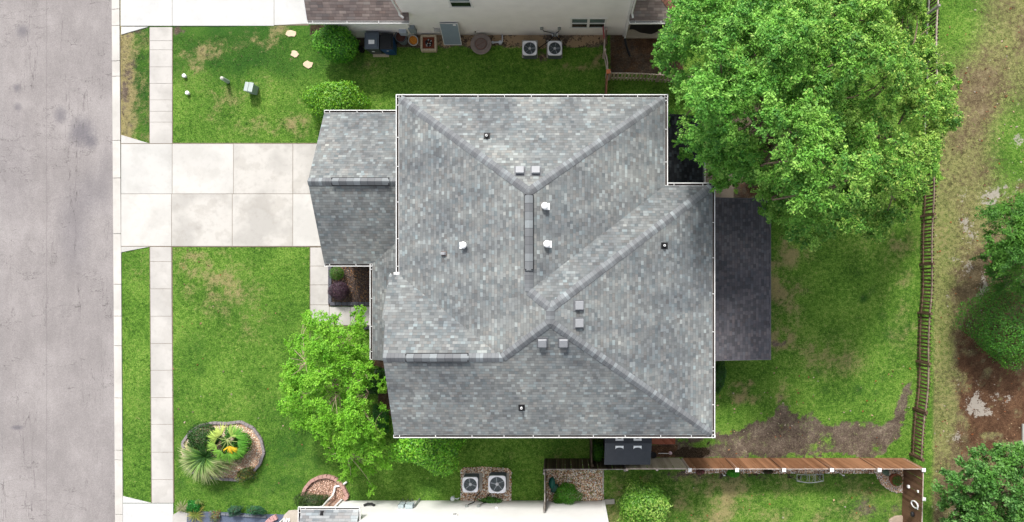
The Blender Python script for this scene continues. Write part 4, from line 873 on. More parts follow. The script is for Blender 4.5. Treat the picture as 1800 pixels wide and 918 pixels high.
for cx in (2.66, 3.50):
    for s_ in (1, -1):
        arc = [(cx + .185 * math.cos(t), .12 + .10 * math.sin(t)) for t in np.linspace(math.pi, 0, 11)] ; base = [(cx + .185, .30), (cx - .185, .30)]
        q = [(x, (.42 - (yy - .12) * 1.0 - .14) if False else yy) for x, yy in arc + base]
        P = []
        for x, yy in q:
            dy = (.30 - yy) + .10 if False else yy
            P.append((x, -7.62 - s_ * (.42 - dy) , zr - (.42 - dy) * .42))
        if s_ < 0: pass
        mbk = MB(); k = len(P); top_ = [(x, y, z + .035) for x, y, z in P]; mbk.add(P + top_, [tuple(range(k, 2 * k)), tuple(range(k - 1, -1, -1))] + [(i, (i + 1) % k, k + (i + 1) % k, k + i) for i in range(k)]); mbk.build('skylight', M_SKYL, so_)
m = MB()
for k in range(8): m.box((4.53 + k * .146, -7.35, .09), (.138, 1.75, .035))
m.box((5.04, -7.35, .045), (1.1, 1.7, .05)); tag(m.build('deck', W_DECK), 'small red brown plank deck between the shed and the mulch', 'deck')
m = MB(); m.lathe((4.52, -8.72, 0), [(.10, 0), (.14, .26), (.155, .28), (.13, .28), (.12, .22)], 20); t_ = m.build('planter_pot', M_BLACK); tag(t_, 'round dark pot standing right of the shed', 'pot')
t_ = thing('garden_lamp', 'thin pale garden lamp lying with its round head beside the grey fence', 'lamp', (5.0, -8.9, 0)); m = MB(); m.tube([(4.75, -8.62, .32), (5.3, -8.62, .34)], .013); m.build('stem', M_WHITE, t_); m = MB(); m.lathe((5.34, -8.60, .28), [(.02, 0), (.08, .03), (.085, .09), (.03, .13)], 16); m.build('head', simple('lamp_head', rgb(216, 190, 196), .1), t_)

def ac_unit(c, s, h, label, group, topcol, nb_, bladecol, rot=0.0, pad=None, blade_w=.5):
    x, y = c; t = thing('air_conditioner', label, 'air conditioner', (x, y, 0), group)
    px_, py_, pw_, ph_ = pad; MB().box((px_, py_, .045), (pw_, ph_, .09)).build('pad', simple('pad_' + str(round(x, 1)), rgb(186, 180, 172) if topcol[0] > .5 or True else 0, .1), t)
    m = MB(); m.box((x, y, .09 + h / 2 - .02), (s * .93, s * .93, h - .04)); body = m.build('body', simple('ac_body', rgb(64, 74, 78), .25, 20, .5), t, bevel=.04)
    m = MB()
    for sx, sy in ((0, 1), (0, -1), (1, 0), (-1, 0)):
        for k in range(9):
            z = .14 + k * (h - .12) / 9
            m.box((x + sx * s * .468, y + sy * s * .468, z), (s * .86 if sy else .012, s * .86 if sx else .012, .02))
    m.build('louvre', simple('ac_louvre', rgb(96, 106, 110), .1), body)
    r = s * .41; m = MB(); N = 48; vs = []
    for k in range(N):
        t_ = 2 * math.pi * k / N; cx, sy_ = math.cos(t_), math.sin(t_); q = (abs(cx) ** 7 + abs(sy_) ** 7) ** (-1 / 7) * s / 2
        vs += [(x + cx * q, y + sy_ * q, .09 + h - .03), (x + cx * q, y + sy_ * q, .09 + h + .015), (x + cx * q * .97, y + sy_ * q * .97, .09 + h + .035), (x + cx * r * 1.04, y + sy_ * r * 1.04, .09 + h + .03), (x + cx * r, y + sy_ * r, .09 + h - .05)]
    fs = []
    for k in range(N):
        a, b = k * 5, ((k + 1) % N) * 5
        for j_ in range(4): fs.append((a + j_, b + j_, b + j_ + 1, a + j_ + 1))
    m.add(vs, fs); m.build('top_cover', simple('ac_cover', topcol, .04, 5, .4), t, smooth=False)
    m = MB(); m.cyl((x, y, .09 + h - .18), (x, y, .09 + h - .17), r * 1.02, r * 1.02, 32); m.build('fan_well', M_DARK, t)
    m = MB(); zb_ = .09 + h - .055
    for k in range(nb_):
        a = rot + 2 * math.pi * k / nb_; M_ = Matrix.Translation((x, y, zb_)) @ Matrix.Rotation(a, 4, 'Z') @ Matrix.Rotation(.30, 4, 'X')
        m.add([(r * .16, -r * .12, 0), (r * .88, -r * blade_w * .62, 0), (r * .93, r * blade_w * .3, 0), (r * .16, r * .12, 0), (r * .16, -r * .12, .012), (r * .88, -r * blade_w * .62, .012), (r * .93, r * blade_w * .3, .012), (r * .16, r * .12, .012)], [(3, 2, 1, 0), (4, 5, 6, 7), (0, 1, 5, 4), (1, 2, 6, 5), (2, 3, 7, 6), (3, 0, 4, 7)], None, M_)
    m.build('fan', simple('fan_blade', bladecol, .06, 5, .35, .0, .3), t)
    m = MB(); m.cyl((x, y, zb_), (x, y, zb_ + .05), r * .27, r * .22, 16); m.build('fan_hub', simple('fan_hub', rgb(206, 208, 212), .05), t)
    m = MB(); zg = .09 + h + .005
    for q in np.linspace(.3, .98, 6):
        m.tube([(x + r * q * math.cos(a), y + r * q * math.sin(a), zg) for a in np.linspace(0, 2 * math.pi, 33)], .0045, 5)
    for k in range(10):
        a = 2 * math.pi * k / 10 + .2; m.span((x + r * .2 * math.cos(a), y + r * .2 * math.sin(a), zg), (x + r * 1.02 * math.cos(a), y + r * 1.02 * math.sin(a), zg), .009, .009)
    m.build('fan_guard', simple('guard', rgb(120, 128, 134), .1, 6, .4, 0, .5), t)
    return t
CV = (.66, .67, .72, 1)
ac1 = ac_unit(((931 - NX) * .0277, (NY - 84.5) * .0277), .70, .62, 'left air conditioner of the upper pair on the bare soil by the white wall', 'air conditioners by the upper white wall', CV, 5, rgb(176, 182, 190), 0, (W(931.5, 88).x, W(931.5, 87).y, .78, .86))
ac2 = copy_tree(ac1, W(43.2 + NX, NY)[:], 'right air conditioner of the upper pair on the bare soil by the white wall')
ac_unit(((826 - NX) * .0276, (NY - 853.5) * .0276), .76, .66, 'smaller air conditioner with dark three bladed fan on the lower gravel bed', 'air conditioners on the gravel', CV, 3, rgb(176, 180, 186), R(95), (W(832, 846).x, W(832, 846).y, .92, .86), .75)
ac_unit(((873.5 - NX) * .0276, (NY - 852.5) * .0276), .86, .70, 'larger air conditioner with pale five bladed fan on the lower gravel bed', 'air conditioners on the gravel', CV, 5, rgb(176, 182, 190), R(20), (W(878, 846).x, W(878, 846).y, .96, .86), .5)

def wheelie(x, y, label, bodycol, lidcol, sticker, sx=.64, sy=.78):
    t = thing('wheeled_bin', label, 'wheelie bin', (x, y, 0)); m = MB(); bm_ = simple('bin_' + label[:4], bodycol, .08, 5, .45); lm = simple('lid_' + label[:4], lidcol, .08, 5, .4)
    m.box((x, y - .02, .50), (sx * .78, sy * .74, .96), top=(1.22, 1.2)); m.box((x, y - .02, .985), (sx * .98, sy * .93, .05)); m.build('body', bm_, t, bevel=.02)
    m = MB(); m.box((x, y - .01, 1.03), (sx, sy * .92, .05)); m.box((x, y - .02, 1.07), (sx * .86, sy * .76, .05), top=(.92, .9)); m.box((x, y - sy * .40, 1.05), (sx * .7, .10, .03)); l = m.build('lid', lm, t, bevel=.018)
    m = MB(); m.span((x - sx * .42, y + sy * .5, .98), (x + sx * .42, y + sy * .5, .98), .035, .035); m.box((x - sx * .42, y + sy * .45, .98), (.03, .12, .05)); m.box((x + sx * .42, y + sy * .45, .98), (.03, .12, .05)); m.build('handle', M_BLACK if not sticker else lm, t)
    for s_ in (-1, 1): m = MB(); m.cyl((x + s_ * sx * .36, y + sy * .40, .12), (x + s_ * sx * .46, y + sy * .40, .12), .12, .12, 20); m.build('wheel', M_BLACK, t)
    if sticker: MB().box((x, y - .09, 1.098), (.28, .20, .004)).build('sticker', M_WHITE, l); MB().box((x + .03, y - .50 + .02, .85), (.14, .01, .05)).build('emblem', M_WHITE, t)
    else: MB().box((x, y - sy * .455, .8), (.1, .02, .04)).build('emblem', M_WHITE, t)
    return t
wheelie(-9.19, 11.50, 'grey wheelie bin with a white sticker on its lid beside the white wall', rgb(70, 76, 84), rgb(92, 102, 114), True, .70, .86)
wheelie(-8.48, 11.44, 'blue wheelie bin with black lid beside the white wall', rgb(26, 72, 122), rgb(30, 32, 36), False, .64, .80)
M_CREAM = simple('stone_cream', rgb(204, 190, 164), .15, 12)
m = MB(); m.box((-9.0, 11.10, .045), (.78, .14, .09)); tag(m.build('paving_stone', M_CREAM), 'cream paving stone edge beneath the grey wheelie bin', 'paver')
m = MB(); m.lathe((-9.95, 11.35, 0), [(.12, 0), (.16, .3), (.14, .3), (.12, .2)], 20); tag(m.build('planter_pot', M_BLACK), 'small black pot on the ground between the round bush and grey wheelie bin', 'pot')
def chips(name, n, cx, cy, z, rx, ry, r0, r1, mats_rgb, parent=None, label=None, square=False, poly=None, hz=.02):
    """loose stones or chips, one mesh of small eight sided lumps"""
    r_ = np.random.default_rng(int(abs(cx * 100 + cy * 10)) + n)
    if poly is not None:
        xs = [p[0] for p in poly]; ys_ = [p[1] for p in poly]; X = r_.uniform(min(xs), max(xs), n * 3); Y = r_.uniform(min(ys_), max(ys_), n * 3); k = inpoly(X, Y, poly); X, Y = X[k][:n], Y[k][:n]
    else:
        a = r_.uniform(0, 2 * np.pi, n); q = np.sqrt(r_.random(n)); X = cx + rx * q * np.cos(a); Y = cy + ry * q * np.sin(a)
        if square: X = r_.uniform(cx - rx, cx + rx, n); Y = r_.uniform(cy - ry, cy + ry, n)
    n = len(X); base = np.array([[1, 0, 0], [0, 1, 0], [-1, 0, 0], [0, -1, 0], [0, 0, 1], [0, 0, -1]], float)
    base = base[None] * np.stack([r_.uniform(r0, r1, n), r_.uniform(r0, r1, n) * .7, r_.uniform(r0, r1, n) * .55], 1)[:, None, :] * r_.uniform(.75, 1.25, (n, 6, 1))
    th = r_.uniform(0, 2 * np.pi, n); c, s = np.cos(th)[:, None], np.sin(th)[:, None]
    co = np.stack([base[..., 0] * c - base[..., 1] * s + X[:, None], base[..., 0] * s + base[..., 1] * c + Y[:, None], base[..., 2] + z + r_.uniform(0, hz, n)[:, None]], 2).reshape(-1, 3)
    tri = np.array([[0, 1, 4], [1, 2, 4], [2, 3, 4], [3, 0, 4], [1, 0, 5], [2, 1, 5], [3, 2, 5], [0, 3, 5]])
    f = (np.arange(n)[:, None, None] * 6 + tri[None]).reshape(-1, 3); me = bpy.data.meshes.new(name); raw_mesh(me, co, f)
    pal = np.array([rgb(*c) for c in mats_rgb]); ci = r_.integers(0, len(pal), n); cc = np.clip(pal[ci] * (1.75 if name == 'gravel' else 1.15), 0, .85) * np.append(r_.uniform(.8, 1.2, (n, 1)), np.ones((n, 0)), 1); cc[:, 3] = 1
    at = me.color_attributes.new(name='Col', type='FLOAT_COLOR', domain='POINT'); at.data.foreach_set('color', np.repeat(cc, 6, 0).ravel())
    o = finish(name, me, M_COL, parent)
    if label: tag(o, label[0], label[1], kind='stuff')
    elif parent is not None: o['kind'] = 'stuff'
    return o
_n = NT('vertex_tint'); M_COL = _n.bsdf(_n.attr('Col'), .85, spec=.2)
GRAVEL = [(214, 190, 160), (186, 140, 104), (226, 214, 200), (160, 128, 104), (198, 176, 156), (140, 110, 92), (236, 226, 214)]
# tub of dark mulch, tilted pot of orange bark, square planter, round table
def tub(x, y, r, h, label, bodycol, fill, tilt=0.0, rimcol=(208, 208, 206), az=0.0):
    t = thing('planter_tub', label, 'tub', (x, y, 0)); M_ = Matrix.Translation((x, y, .0)) @ Matrix.Rotation(az, 4, 'Z') @ Matrix.Rotation(tilt, 4, 'X')
    m = MB(); m.lathe((0, 0, 0), [(r * .78, 0), (r, h), (r * 1.05, h + .005), (r * 1.05, h + .03), (r * .93, h + .03), (r * .9, h - .05)], 28, M_); m.build('body', simple('tub_' + label[:5], bodycol, .12, 4, .4), t)
    m = MB(); N = 28; m.lathe((0, 0, 0), [(r * 1.06, h + .0), (r * 1.07, h + .035), (r * .98, h + .04)], N, M_); 
    m = MB(); pts_ = [(math.cos(a) * r * 1.03, math.sin(a) * r * 1.03, h + .025) for a in np.linspace(0, 2 * math.pi, 29)]; m.tube([M_ @ Vector(p) for p in pts_], .018, 6); m.build('rim', simple('rim_' + label[:5], rgb(*rimcol), .06), t)
    m = MB(); m.lathe((0, 0, 0), [(r * .95, h - .04), (r * .5, h - .01), (r * .05, h)], 24, M_); m.build('filling', simple('fill_' + label[:5], fill, .5, 22, .95, .8), t); return t
tub(W(709.5, 73).x, W(709.5, 72).y, .27, .72, 'grey tub full of dark brown bark beside the blue wheelie bin', rgb(120, 134, 146), rgb(84, 52, 44), R(-4), (60, 60, 62), R(200))
tub(W(729, 71.5).x, W(729, 69.5).y, .23, .38, 'tilted grey pot showing an orange filling beside the square planter', rgb(132, 140, 142), rgb(206, 132, 48), R(26), (210, 206, 196))
t = thing('square_planter', 'square cream edged planter of red bark with black stones by the wall', 'planter', (-6.6, 11.78, 0)); cx, cy = (752.5 - NX) * .0280, (NY - 74) * .0280
m = MB()
for k in range(6):
    for s_ in (-1, 1): m.box((cx - .32 + k * .128, cy + s_ * .345, .17), (.118, .10, .30)); m.box((cx + s_ * .345, cy - .27 + k * .108, .17), (.10, .10, .30))
m.build('wall_blocks', M_CREAM, t, bevel=.008); MB().box((cx, cy, .12), (.62, .62, .22)).build('filling', simple('bark_red', rgb(134, 72, 52), .4, 25, .95, .8), t)
chips('black_stones', 60, cx, cy, .26, .16, .18, .03, .06, [(40, 42, 48), (54, 56, 62), (30, 32, 36), (200, 200, 196)], t)
t = thing('round_table', 'round grey brown slatted table with a raised centre by the white wall', 'table', (W(845, 78).x, W(845, 78).y, 0)); cx, cy = (845 - NX) * .0279, (NY - 76) * .0279
M_TBL = simple('table_grey', rgb(142, 130, 124), .14, 5, .7); M_TBL2 = simple('table_inner', rgb(122, 106, 100), .2, 8, .8)
m = MB(); m.lathe((cx, cy, .34), [(.40, 0), (.50, .02), (.52, .07), (.50, .085), (.34, .085), (.30, .06)], 40); tt = m.build('table_top', M_TBL, t)
m = MB(); [m.tube([(cx + q * math.cos(a), cy + q * math.sin(a), .427) for a in np.linspace(0, 2 * math.pi, 37)], .004, 4) for q in (.38, .44)]; m.build('groove', M_TBL2, tt)
m = MB(); m.lathe((cx, cy, .40), [(.29, 0), (.29, .03), (.26, .05), (.05, .055)], 32); m.build('lid', M_TBL2, t)
m = MB(); m.tube([(cx + .26 * math.cos(a), cy + .26 * math.sin(a), .45) for a in np.linspace(0, 2 * math.pi, 33)], .012, 5); m.span((cx - .2, cy - .12, .46), (cx + .18, cy + .1, .46), .012, .012); m.build('lid_ring', simple('rust', rgb(116, 74, 60), .2), t)
m = MB(); m.lathe((cx, cy, 0), [(.34, 0), (.30, .34)], 24); m.build('base', M_TBL2, t)
# panel leaning on the wall
t = thing('leaning_panel', 'pale blue grey panel with white edge leaning against the white wall', 'panel', (-5.6, 11.9, 0))
a0, a1 = Vector((W(781, 78).x, 11.67, .02)), Vector((W(811.5, 78).x, 11.67, .02)); b0, b1 = W(772.5, 39.5, 1.74), W(804.5, 39.5, 1.74)
b0.y = b1.y = 12.085; u = (b0 - a0); wv = (a1 - a0); nn = u.cross(wv).normalized() * -1
if nn.y > 0: nn = -nn
m = MB(); q = [a0, a1, b1, b0]; off = nn * .03; m.add([tuple(p) for p in q] + [tuple(p + off) for p in q], [(3, 2, 1, 0), (4, 5, 6, 7), (0, 1, 5, 4), (1, 2, 6, 5), (2, 3, 7, 6), (3, 0, 4, 7)]); m.build('board', simple('panel_blue', rgb(146, 162, 176), .05, 3, .4), t)
m = MB(); q2 = [p + off for p in q]
for i in range(4): m.span(q2[i], q2[(i + 1) % 4], .025, .025, up=nn)
m.build('edge', M_TRIM, t); c = q2[0] + u * .93 + wv * .72; m = MB(); m.span(c, c + wv.normalized() * .14, .11, .012, up=nn); m.build('sticker', M_WHITE, t)
# white pipe on the soil
m = MB(); cx, cy = W(879, 74).x, W(879, 72).y; m.tube([(cx - .36, cy - .1, .05), (cx - .05, cy - .08, .06), (cx + .05, cy - .08, .06)], .045); m.cyl((cx + .02, cy - .12, 0), (cx + .02, cy - .12, .16), .09, .09, 14); m.tube([(cx + .12, cy - .1, .07), (cx + .12, cy + .28, .09), (cx + .12, cy + .34, .3)], .03); m.cyl((cx - .36, cy - .1, 0), (cx - .36, cy - .1, .12), .06, .06, 12)
tag(m.build('drain_pipe', simple('pvc', rgb(206, 212, 224), .06)), 'white plastic drain fittings lying on the bare soil between round table and air conditioners', 'pipe')
# utility boxes on the upper left lawn
t = thing('utility_box', 'pale green grey utility cabinet on the upper left lawn', 'utility box', (W(432, 152).x, W(432, 152).y, 0)); x, y = (432.5 - NX) * .0276, (NY - 150) * .0276
m = MB(); m.box((x, y, .31), (.40, .42, .62), -.22, top=(.96, .96)); m.build('body', simple('box_green', rgb(160, 180, 172), .05, 5, .5), t, bevel=.012); m = MB(); m.box((x - .09, y + .0, .645), (.22, .46, .05), -.22, top=(.8, .96)); m.box((x + .11, y - .02, .635), (.22, .46, .02), -.22); m.build('lid', simple('box_lid', rgb(186, 198, 194), .05, 5, .5), t, bevel=.01)
t = thing('cable_pedestal', 'slim pale green cable pedestal left of the utility cabinet', 'pedestal', (W(400, 142).x, W(400, 142).y, 0)); a = Vector((W(401, 144).x, W(401, 144).y, 0)); m = MB(); m.cyl(a, a + Vector((.0, 0, .55)), .09, .085, 18); m.lathe(a + Vector((0, 0, .55)), [(.095, 0), (.09, .05), (.06, .1), (.01, .115)], 18); m.build('tube', simple('ped_green', rgb(178, 192, 180), .06), t, smooth=False); m = MB(); m.lathe(a + Vector((0, 0, .58)), [(.092, 0), (.08, .07), (.03, .11)], 18); m.build('cap', simple('ped_cap', rgb(216, 216, 204), .05), t)
for px, py, lb in ((326, 134.5, 'small white capped pipe stub nearest the sidewalk by the dirt spot, upper'), (331.5, 164.5, 'small white capped pipe stub on the upper left lawn, lower of the two')):
    p = W(px, py); m = MB(); m.cyl(p, p + Vector((0, 0, .12)), .075, .075, 16); m.lathe(p + Vector((0, 0, .12)), [(.095, 0), (.095, .03), (.06, .055), (.01, .06)], 18); tag(m.build('pipe_cap', M_WHITE), lb, 'pipe cap')
# stepping stones
for k, (px, py, lb) in enumerate([(511.5, 59, 'cream stepping stone nearest the upper driveway'), (518, 95, 'cream stepping stone in the middle of the three'), (541.5, 113.5, 'cream stepping stone farthest from the upper driveway')]):
    r_ = random.Random(k); p = W(px, py); pts_ = [(p.x + (.20 + r_.uniform(-.04, .07)) * math.cos(a + .4) * (1.1 - .2 * (k % 2)), p.y + (.17 + r_.uniform(-.04, .05)) * math.sin(a + .4)) for a in np.linspace(0, 2 * math.pi, 11)[:-1]]
    tag(MB().prism(pts_, -.03, .035).build('stepping_stone', simple('step_%d' % k, rgb(226, 200, 172), .1, 8), bevel=.012), lb, 'stepping stone')

# ---------------------------------------------------------------- beds
def bed_ground(name, poly, col, var, scale, z=.012):
    return tag(MB().prism([W2(*p) for p in poly], -.06, z).build(name, simple(name + '_soil', col, var, scale, .95, .8), top_loc=(0, 0, 0)), None, kind='structure')
def edging(label, pts, r, col, closed=False, hgt=.12, name='bed_edging', wd=.14, step=.26, z=0):
    """a row of separate edging blocks along a line"""
    P = [Vector((*p, 0)) for p in pts]; 
    if closed: P.append(P[0])
    m = MB(); rr = random.Random(len(P))
    for a, b in zip(P[:-1], P[1:]):
        L = (b - a).length; k = max(1, round(L / step))
        for i in range(k):
            c = a + (b - a) * ((i + .5) / k); m.box((c.x, c.y, hgt / 2 + z + rr.uniform(-.006, .006)), (L / k - .012, wd, hgt), math.atan2((b - a).y, (b - a).x) + rr.uniform(-.03, .03))
    return tag(m.build(name, simple('edge_' + label[:9], rgb(*col), .14, 8), bevel=.012), label, 'edging')
bed_ground('bed', P_BED, rgb(96, 82, 74), .35, 20); 
edging('dark grey block edging around the small bed beside the garage', [W2(581, 466), W2(581, 534), W2(662, 534)], 0, (92, 92, 100), wd=.17, step=.3)
edging('dark grey block edging between the front path and the porch', [W2(640, 576), W2(664, 576)], 0, (84, 84, 92), wd=.16)
chips('mulch', 2600, 0, 0, .02, 0, 0, .02, .045, [(96, 82, 78), (130, 112, 104), (70, 60, 58), (150, 126, 104), (110, 96, 92), (176, 130, 88), (84, 72, 74)], None, ('brown grey pebbly mulch filling the small bed beside the garage', 'mulch'), poly=[W2(*p) for p in P_BED])
bed_ground('bed', P_PALM, rgb(196, 164, 140), .2, 20)
edging('rounded grey and tan block edging around the palm bed', [W2(*p) for p in P_PALM[1:]], 0, (150, 142, 144), closed=True, wd=.13)
chips('gravel', 4200, 0, 0, .02, 0, 0, .018, .04, [(216, 186, 160), (232, 216, 200), (200, 150, 120), (190, 166, 150), (224, 200, 180)], None, ('pinkish tan gravel filling the palm bed on the front lawn', 'gravel'), poly=[W2(*p) for p in P_PALM])
bed_ground('bed', P_STONE, rgb(150, 122, 104), .25, 20)
edging('curved pink block wall of the half round bed by the lower brick corner', [W2(*p) for p in P_STONE[0:9]], 0, (190, 150, 140), wd=.16, hgt=.2, step=.2)
chips('gravel', 2200, 0, 0, .02, 0, 0, .02, .045, [(196, 164, 146), (170, 136, 118), (150, 116, 96), (210, 186, 172), (130, 104, 90)], None, ('pinkish gravel in the half round bed by the lower brick corner', 'gravel'), poly=[W2(*p) for p in P_STONE])
bed_ground('bed', P_ACBED, rgb(150, 116, 88), .3, 20)
chips('gravel', 3600, 0, 0, .02, 0, 0, .02, .05, GRAVEL, None, ('tan and rust river gravel around the lower pair of air conditioners', 'gravel'), poly=[W2(*p) for p in P_ACBED])
bed_ground('bed', P_GBED, rgb(150, 128, 104), .3, 20)
chips('gravel', 5200, 0, 0, .02, 0, 0, .025, .055, GRAVEL + [(120, 130, 84), (96, 70, 54)], None, ('coarse tan gravel in the fenced corner behind the lower white wall', 'gravel'), poly=[W2(*p) for p in P_GBED])
edging('thin white edging at the right of the coarse gravel corner', [W2(1060, 828), W2(1060, 868)], 0, (206, 200, 190), wd=.06, hgt=.09)
bed_ground('bed', P_STRIP, rgb(170, 140, 116), .3, 20)
chips('gravel', 2600, 0, 0, .02, 0, 0, .025, .055, GRAVEL, None, ('strip of tan gravel along the foot of the brown fence', 'gravel'), poly=[W2(*p) for p in P_STRIP])
bed_ground('bed', P_CORNER, rgb(160, 132, 106), .3, 20)
chips('gravel', 1800, 0, 0, .02, 0, 0, .025, .055, GRAVEL, None, ('tan gravel in the curved corner bed around the terracotta pot', 'gravel'), poly=[W2(*p) for p in P_CORNER])

# ---------------------------------------------------------------- vegetation
def leafmat(name, trans=.35, rough=.55, spec=.3):
    n = NT(name); return n.bsdf(n.attr('Col'), rough, spec=spec, trans=trans)
M_LEAF = leafmat('leaf', .22); M_LEAFW = leafmat('leaf_waxy', .22, .42, .4)
M_BARK = simple('bark', rgb(120, 104, 88), .3, 10, .9, .6); M_BARKP = simple('bark_pale', rgb(178, 160, 136), .2, 10, .9, .4)
def norm(a): return a / np.maximum(np.linalg.norm(a, axis=-1, keepdims=True), 1e-9)
def leaf_mesh(name, C, N, L, Wd, col, mat, parent, A=None, fold=.25, g=None):
    """one leaf per row: centre C, normal N, half length L, half width Wd, colour col (n,3); A = direction of the blade"""
    g = g or rng; n = len(C); N = norm(N)
    if A is None: A = g.normal(size=(n, 3))
    A = norm(A - N * (A * N).sum(1, keepdims=True)); B = np.cross(N, A); L = np.broadcast_to(L, (n,))[:, None]; Wd = np.broadcast_to(Wd, (n,))[:, None]
    v0 = C - A * L; v1 = C + B * Wd + N * Wd * fold; v2 = C + A * L - N * L * .18; v3 = C - B * Wd + N * Wd * fold
    co = np.stack([v0, v1, v2, v3], 1).reshape(-1, 3); me = bpy.data.meshes.new(name)
    k = np.arange(n)[:, None] * 4; f = np.concatenate([k + [0, 1, 2], k + [0, 2, 3]], 0); raw_mesh(me, co, f)
    at = me.color_attributes.new(name='Col', type='FLOAT_COLOR', domain='POINT'); cc = np.concatenate([np.clip(col, 0, 1), np.ones((n, 1))], 1); at.data.foreach_set('color', np.repeat(cc, 4, 0).ravel())
    return finish(name, me, mat, parent)
def pal(g, n, cols, jit=.15):
    P = np.array([rgb(*c)[:3] for c in cols]); i = g.integers(0, len(P), n); j = g.integers(0, len(P), n); t = g.random((n, 1))
    return (P[i] * t + P[j] * (1 - t)) * g.uniform(1 - jit, 1 + jit, (n, 1))
def clump_leaves(g, centres, radii, per, size, flat=.55, droop=.25, spray=6):
    """leaves along short twigs that spread from each clump centre"""
    n = len(centres); tot = n * per; ci = np.repeat(np.arange(n), per)
    tw = g.normal(size=(n, spray, 3)); tw[..., 2] = np.abs(tw[..., 2]) * .5; tw = norm(tw); k = g.integers(0, spray, tot); d = tw[ci, k]
    r = radii[ci] * g.random(tot) ** .6; P = centres[ci] + d * r[:, None] * np.array([1, 1, flat]) + g.normal(size=(tot, 3)) * (radii[ci] * .12)[:, None]
    P[:, 2] -= droop * (r / radii[ci]) ** 2 * radii[ci]
    N = g.normal(size=(tot, 3)) * .75 + np.array([0, 0, .9]) + d * .7; A = d + g.normal(size=(tot, 3)) * .6
    return P, N, A, ci
def limb(m, a, b, r0, r1, g, sag=.15, n=6, k=7):
    a, b = np.array(a, float), np.array(b, float); P = []
    off = g.normal(size=3) * np.linalg.norm(b - a) * .07
    for t in np.linspace(0, 1, n):
        p = a + (b - a) * t + off * math.sin(math.pi * t); p[2] += sag * np.linalg.norm(b - a) * math.sin(math.pi * t); P.append(Vector(p))
    m.tube(P, r0, k, r1)
def poly_inset(poly, X, Y):
    """distance to the polygon outline in pixels"""
    d = np.full(X.shape, 1e9); n = len(poly)
    for i in range(n):
        x0, y0 = poly[i]; x1, y1 = poly[(i + 1) % n]; dx, dy = x1 - x0, y1 - y0; t = np.clip(((X - x0) * dx + (Y - y0) * dy) / (dx * dx + dy * dy), 0, 1)
        d = np.minimum(d, np.hypot(X - x0 - t * dx, Y - y0 - t * dy))
    return d
def crown_points(g, poly, n, zlow, ztop, edge, power=.5, depth=1.4, layers=1):
    xs = [p[0] for p in poly]; ys_ = [p[1] for p in poly]; X = g.uniform(min(xs), max(xs), n * 6); Y = g.uniform(min(ys_), max(ys_), n * 6)
    k = inpoly(X, Y, poly); X, Y = X[k][:n], Y[k][:n]; t = np.clip(poly_inset(poly, X, Y) / edge, 0, 1)
    z = zlow + (ztop - zlow) * (1 - (1 - t) ** 2) ** power + (fbm(X, Y, 46, 40) - .5) * (ztop - zlow) * .55
    z = z - depth * g.random(len(X)) ** 1.6
    s = (H - z) / F; return np.stack([(X - NX) * s, (NY - Y) * s, z], 1), t
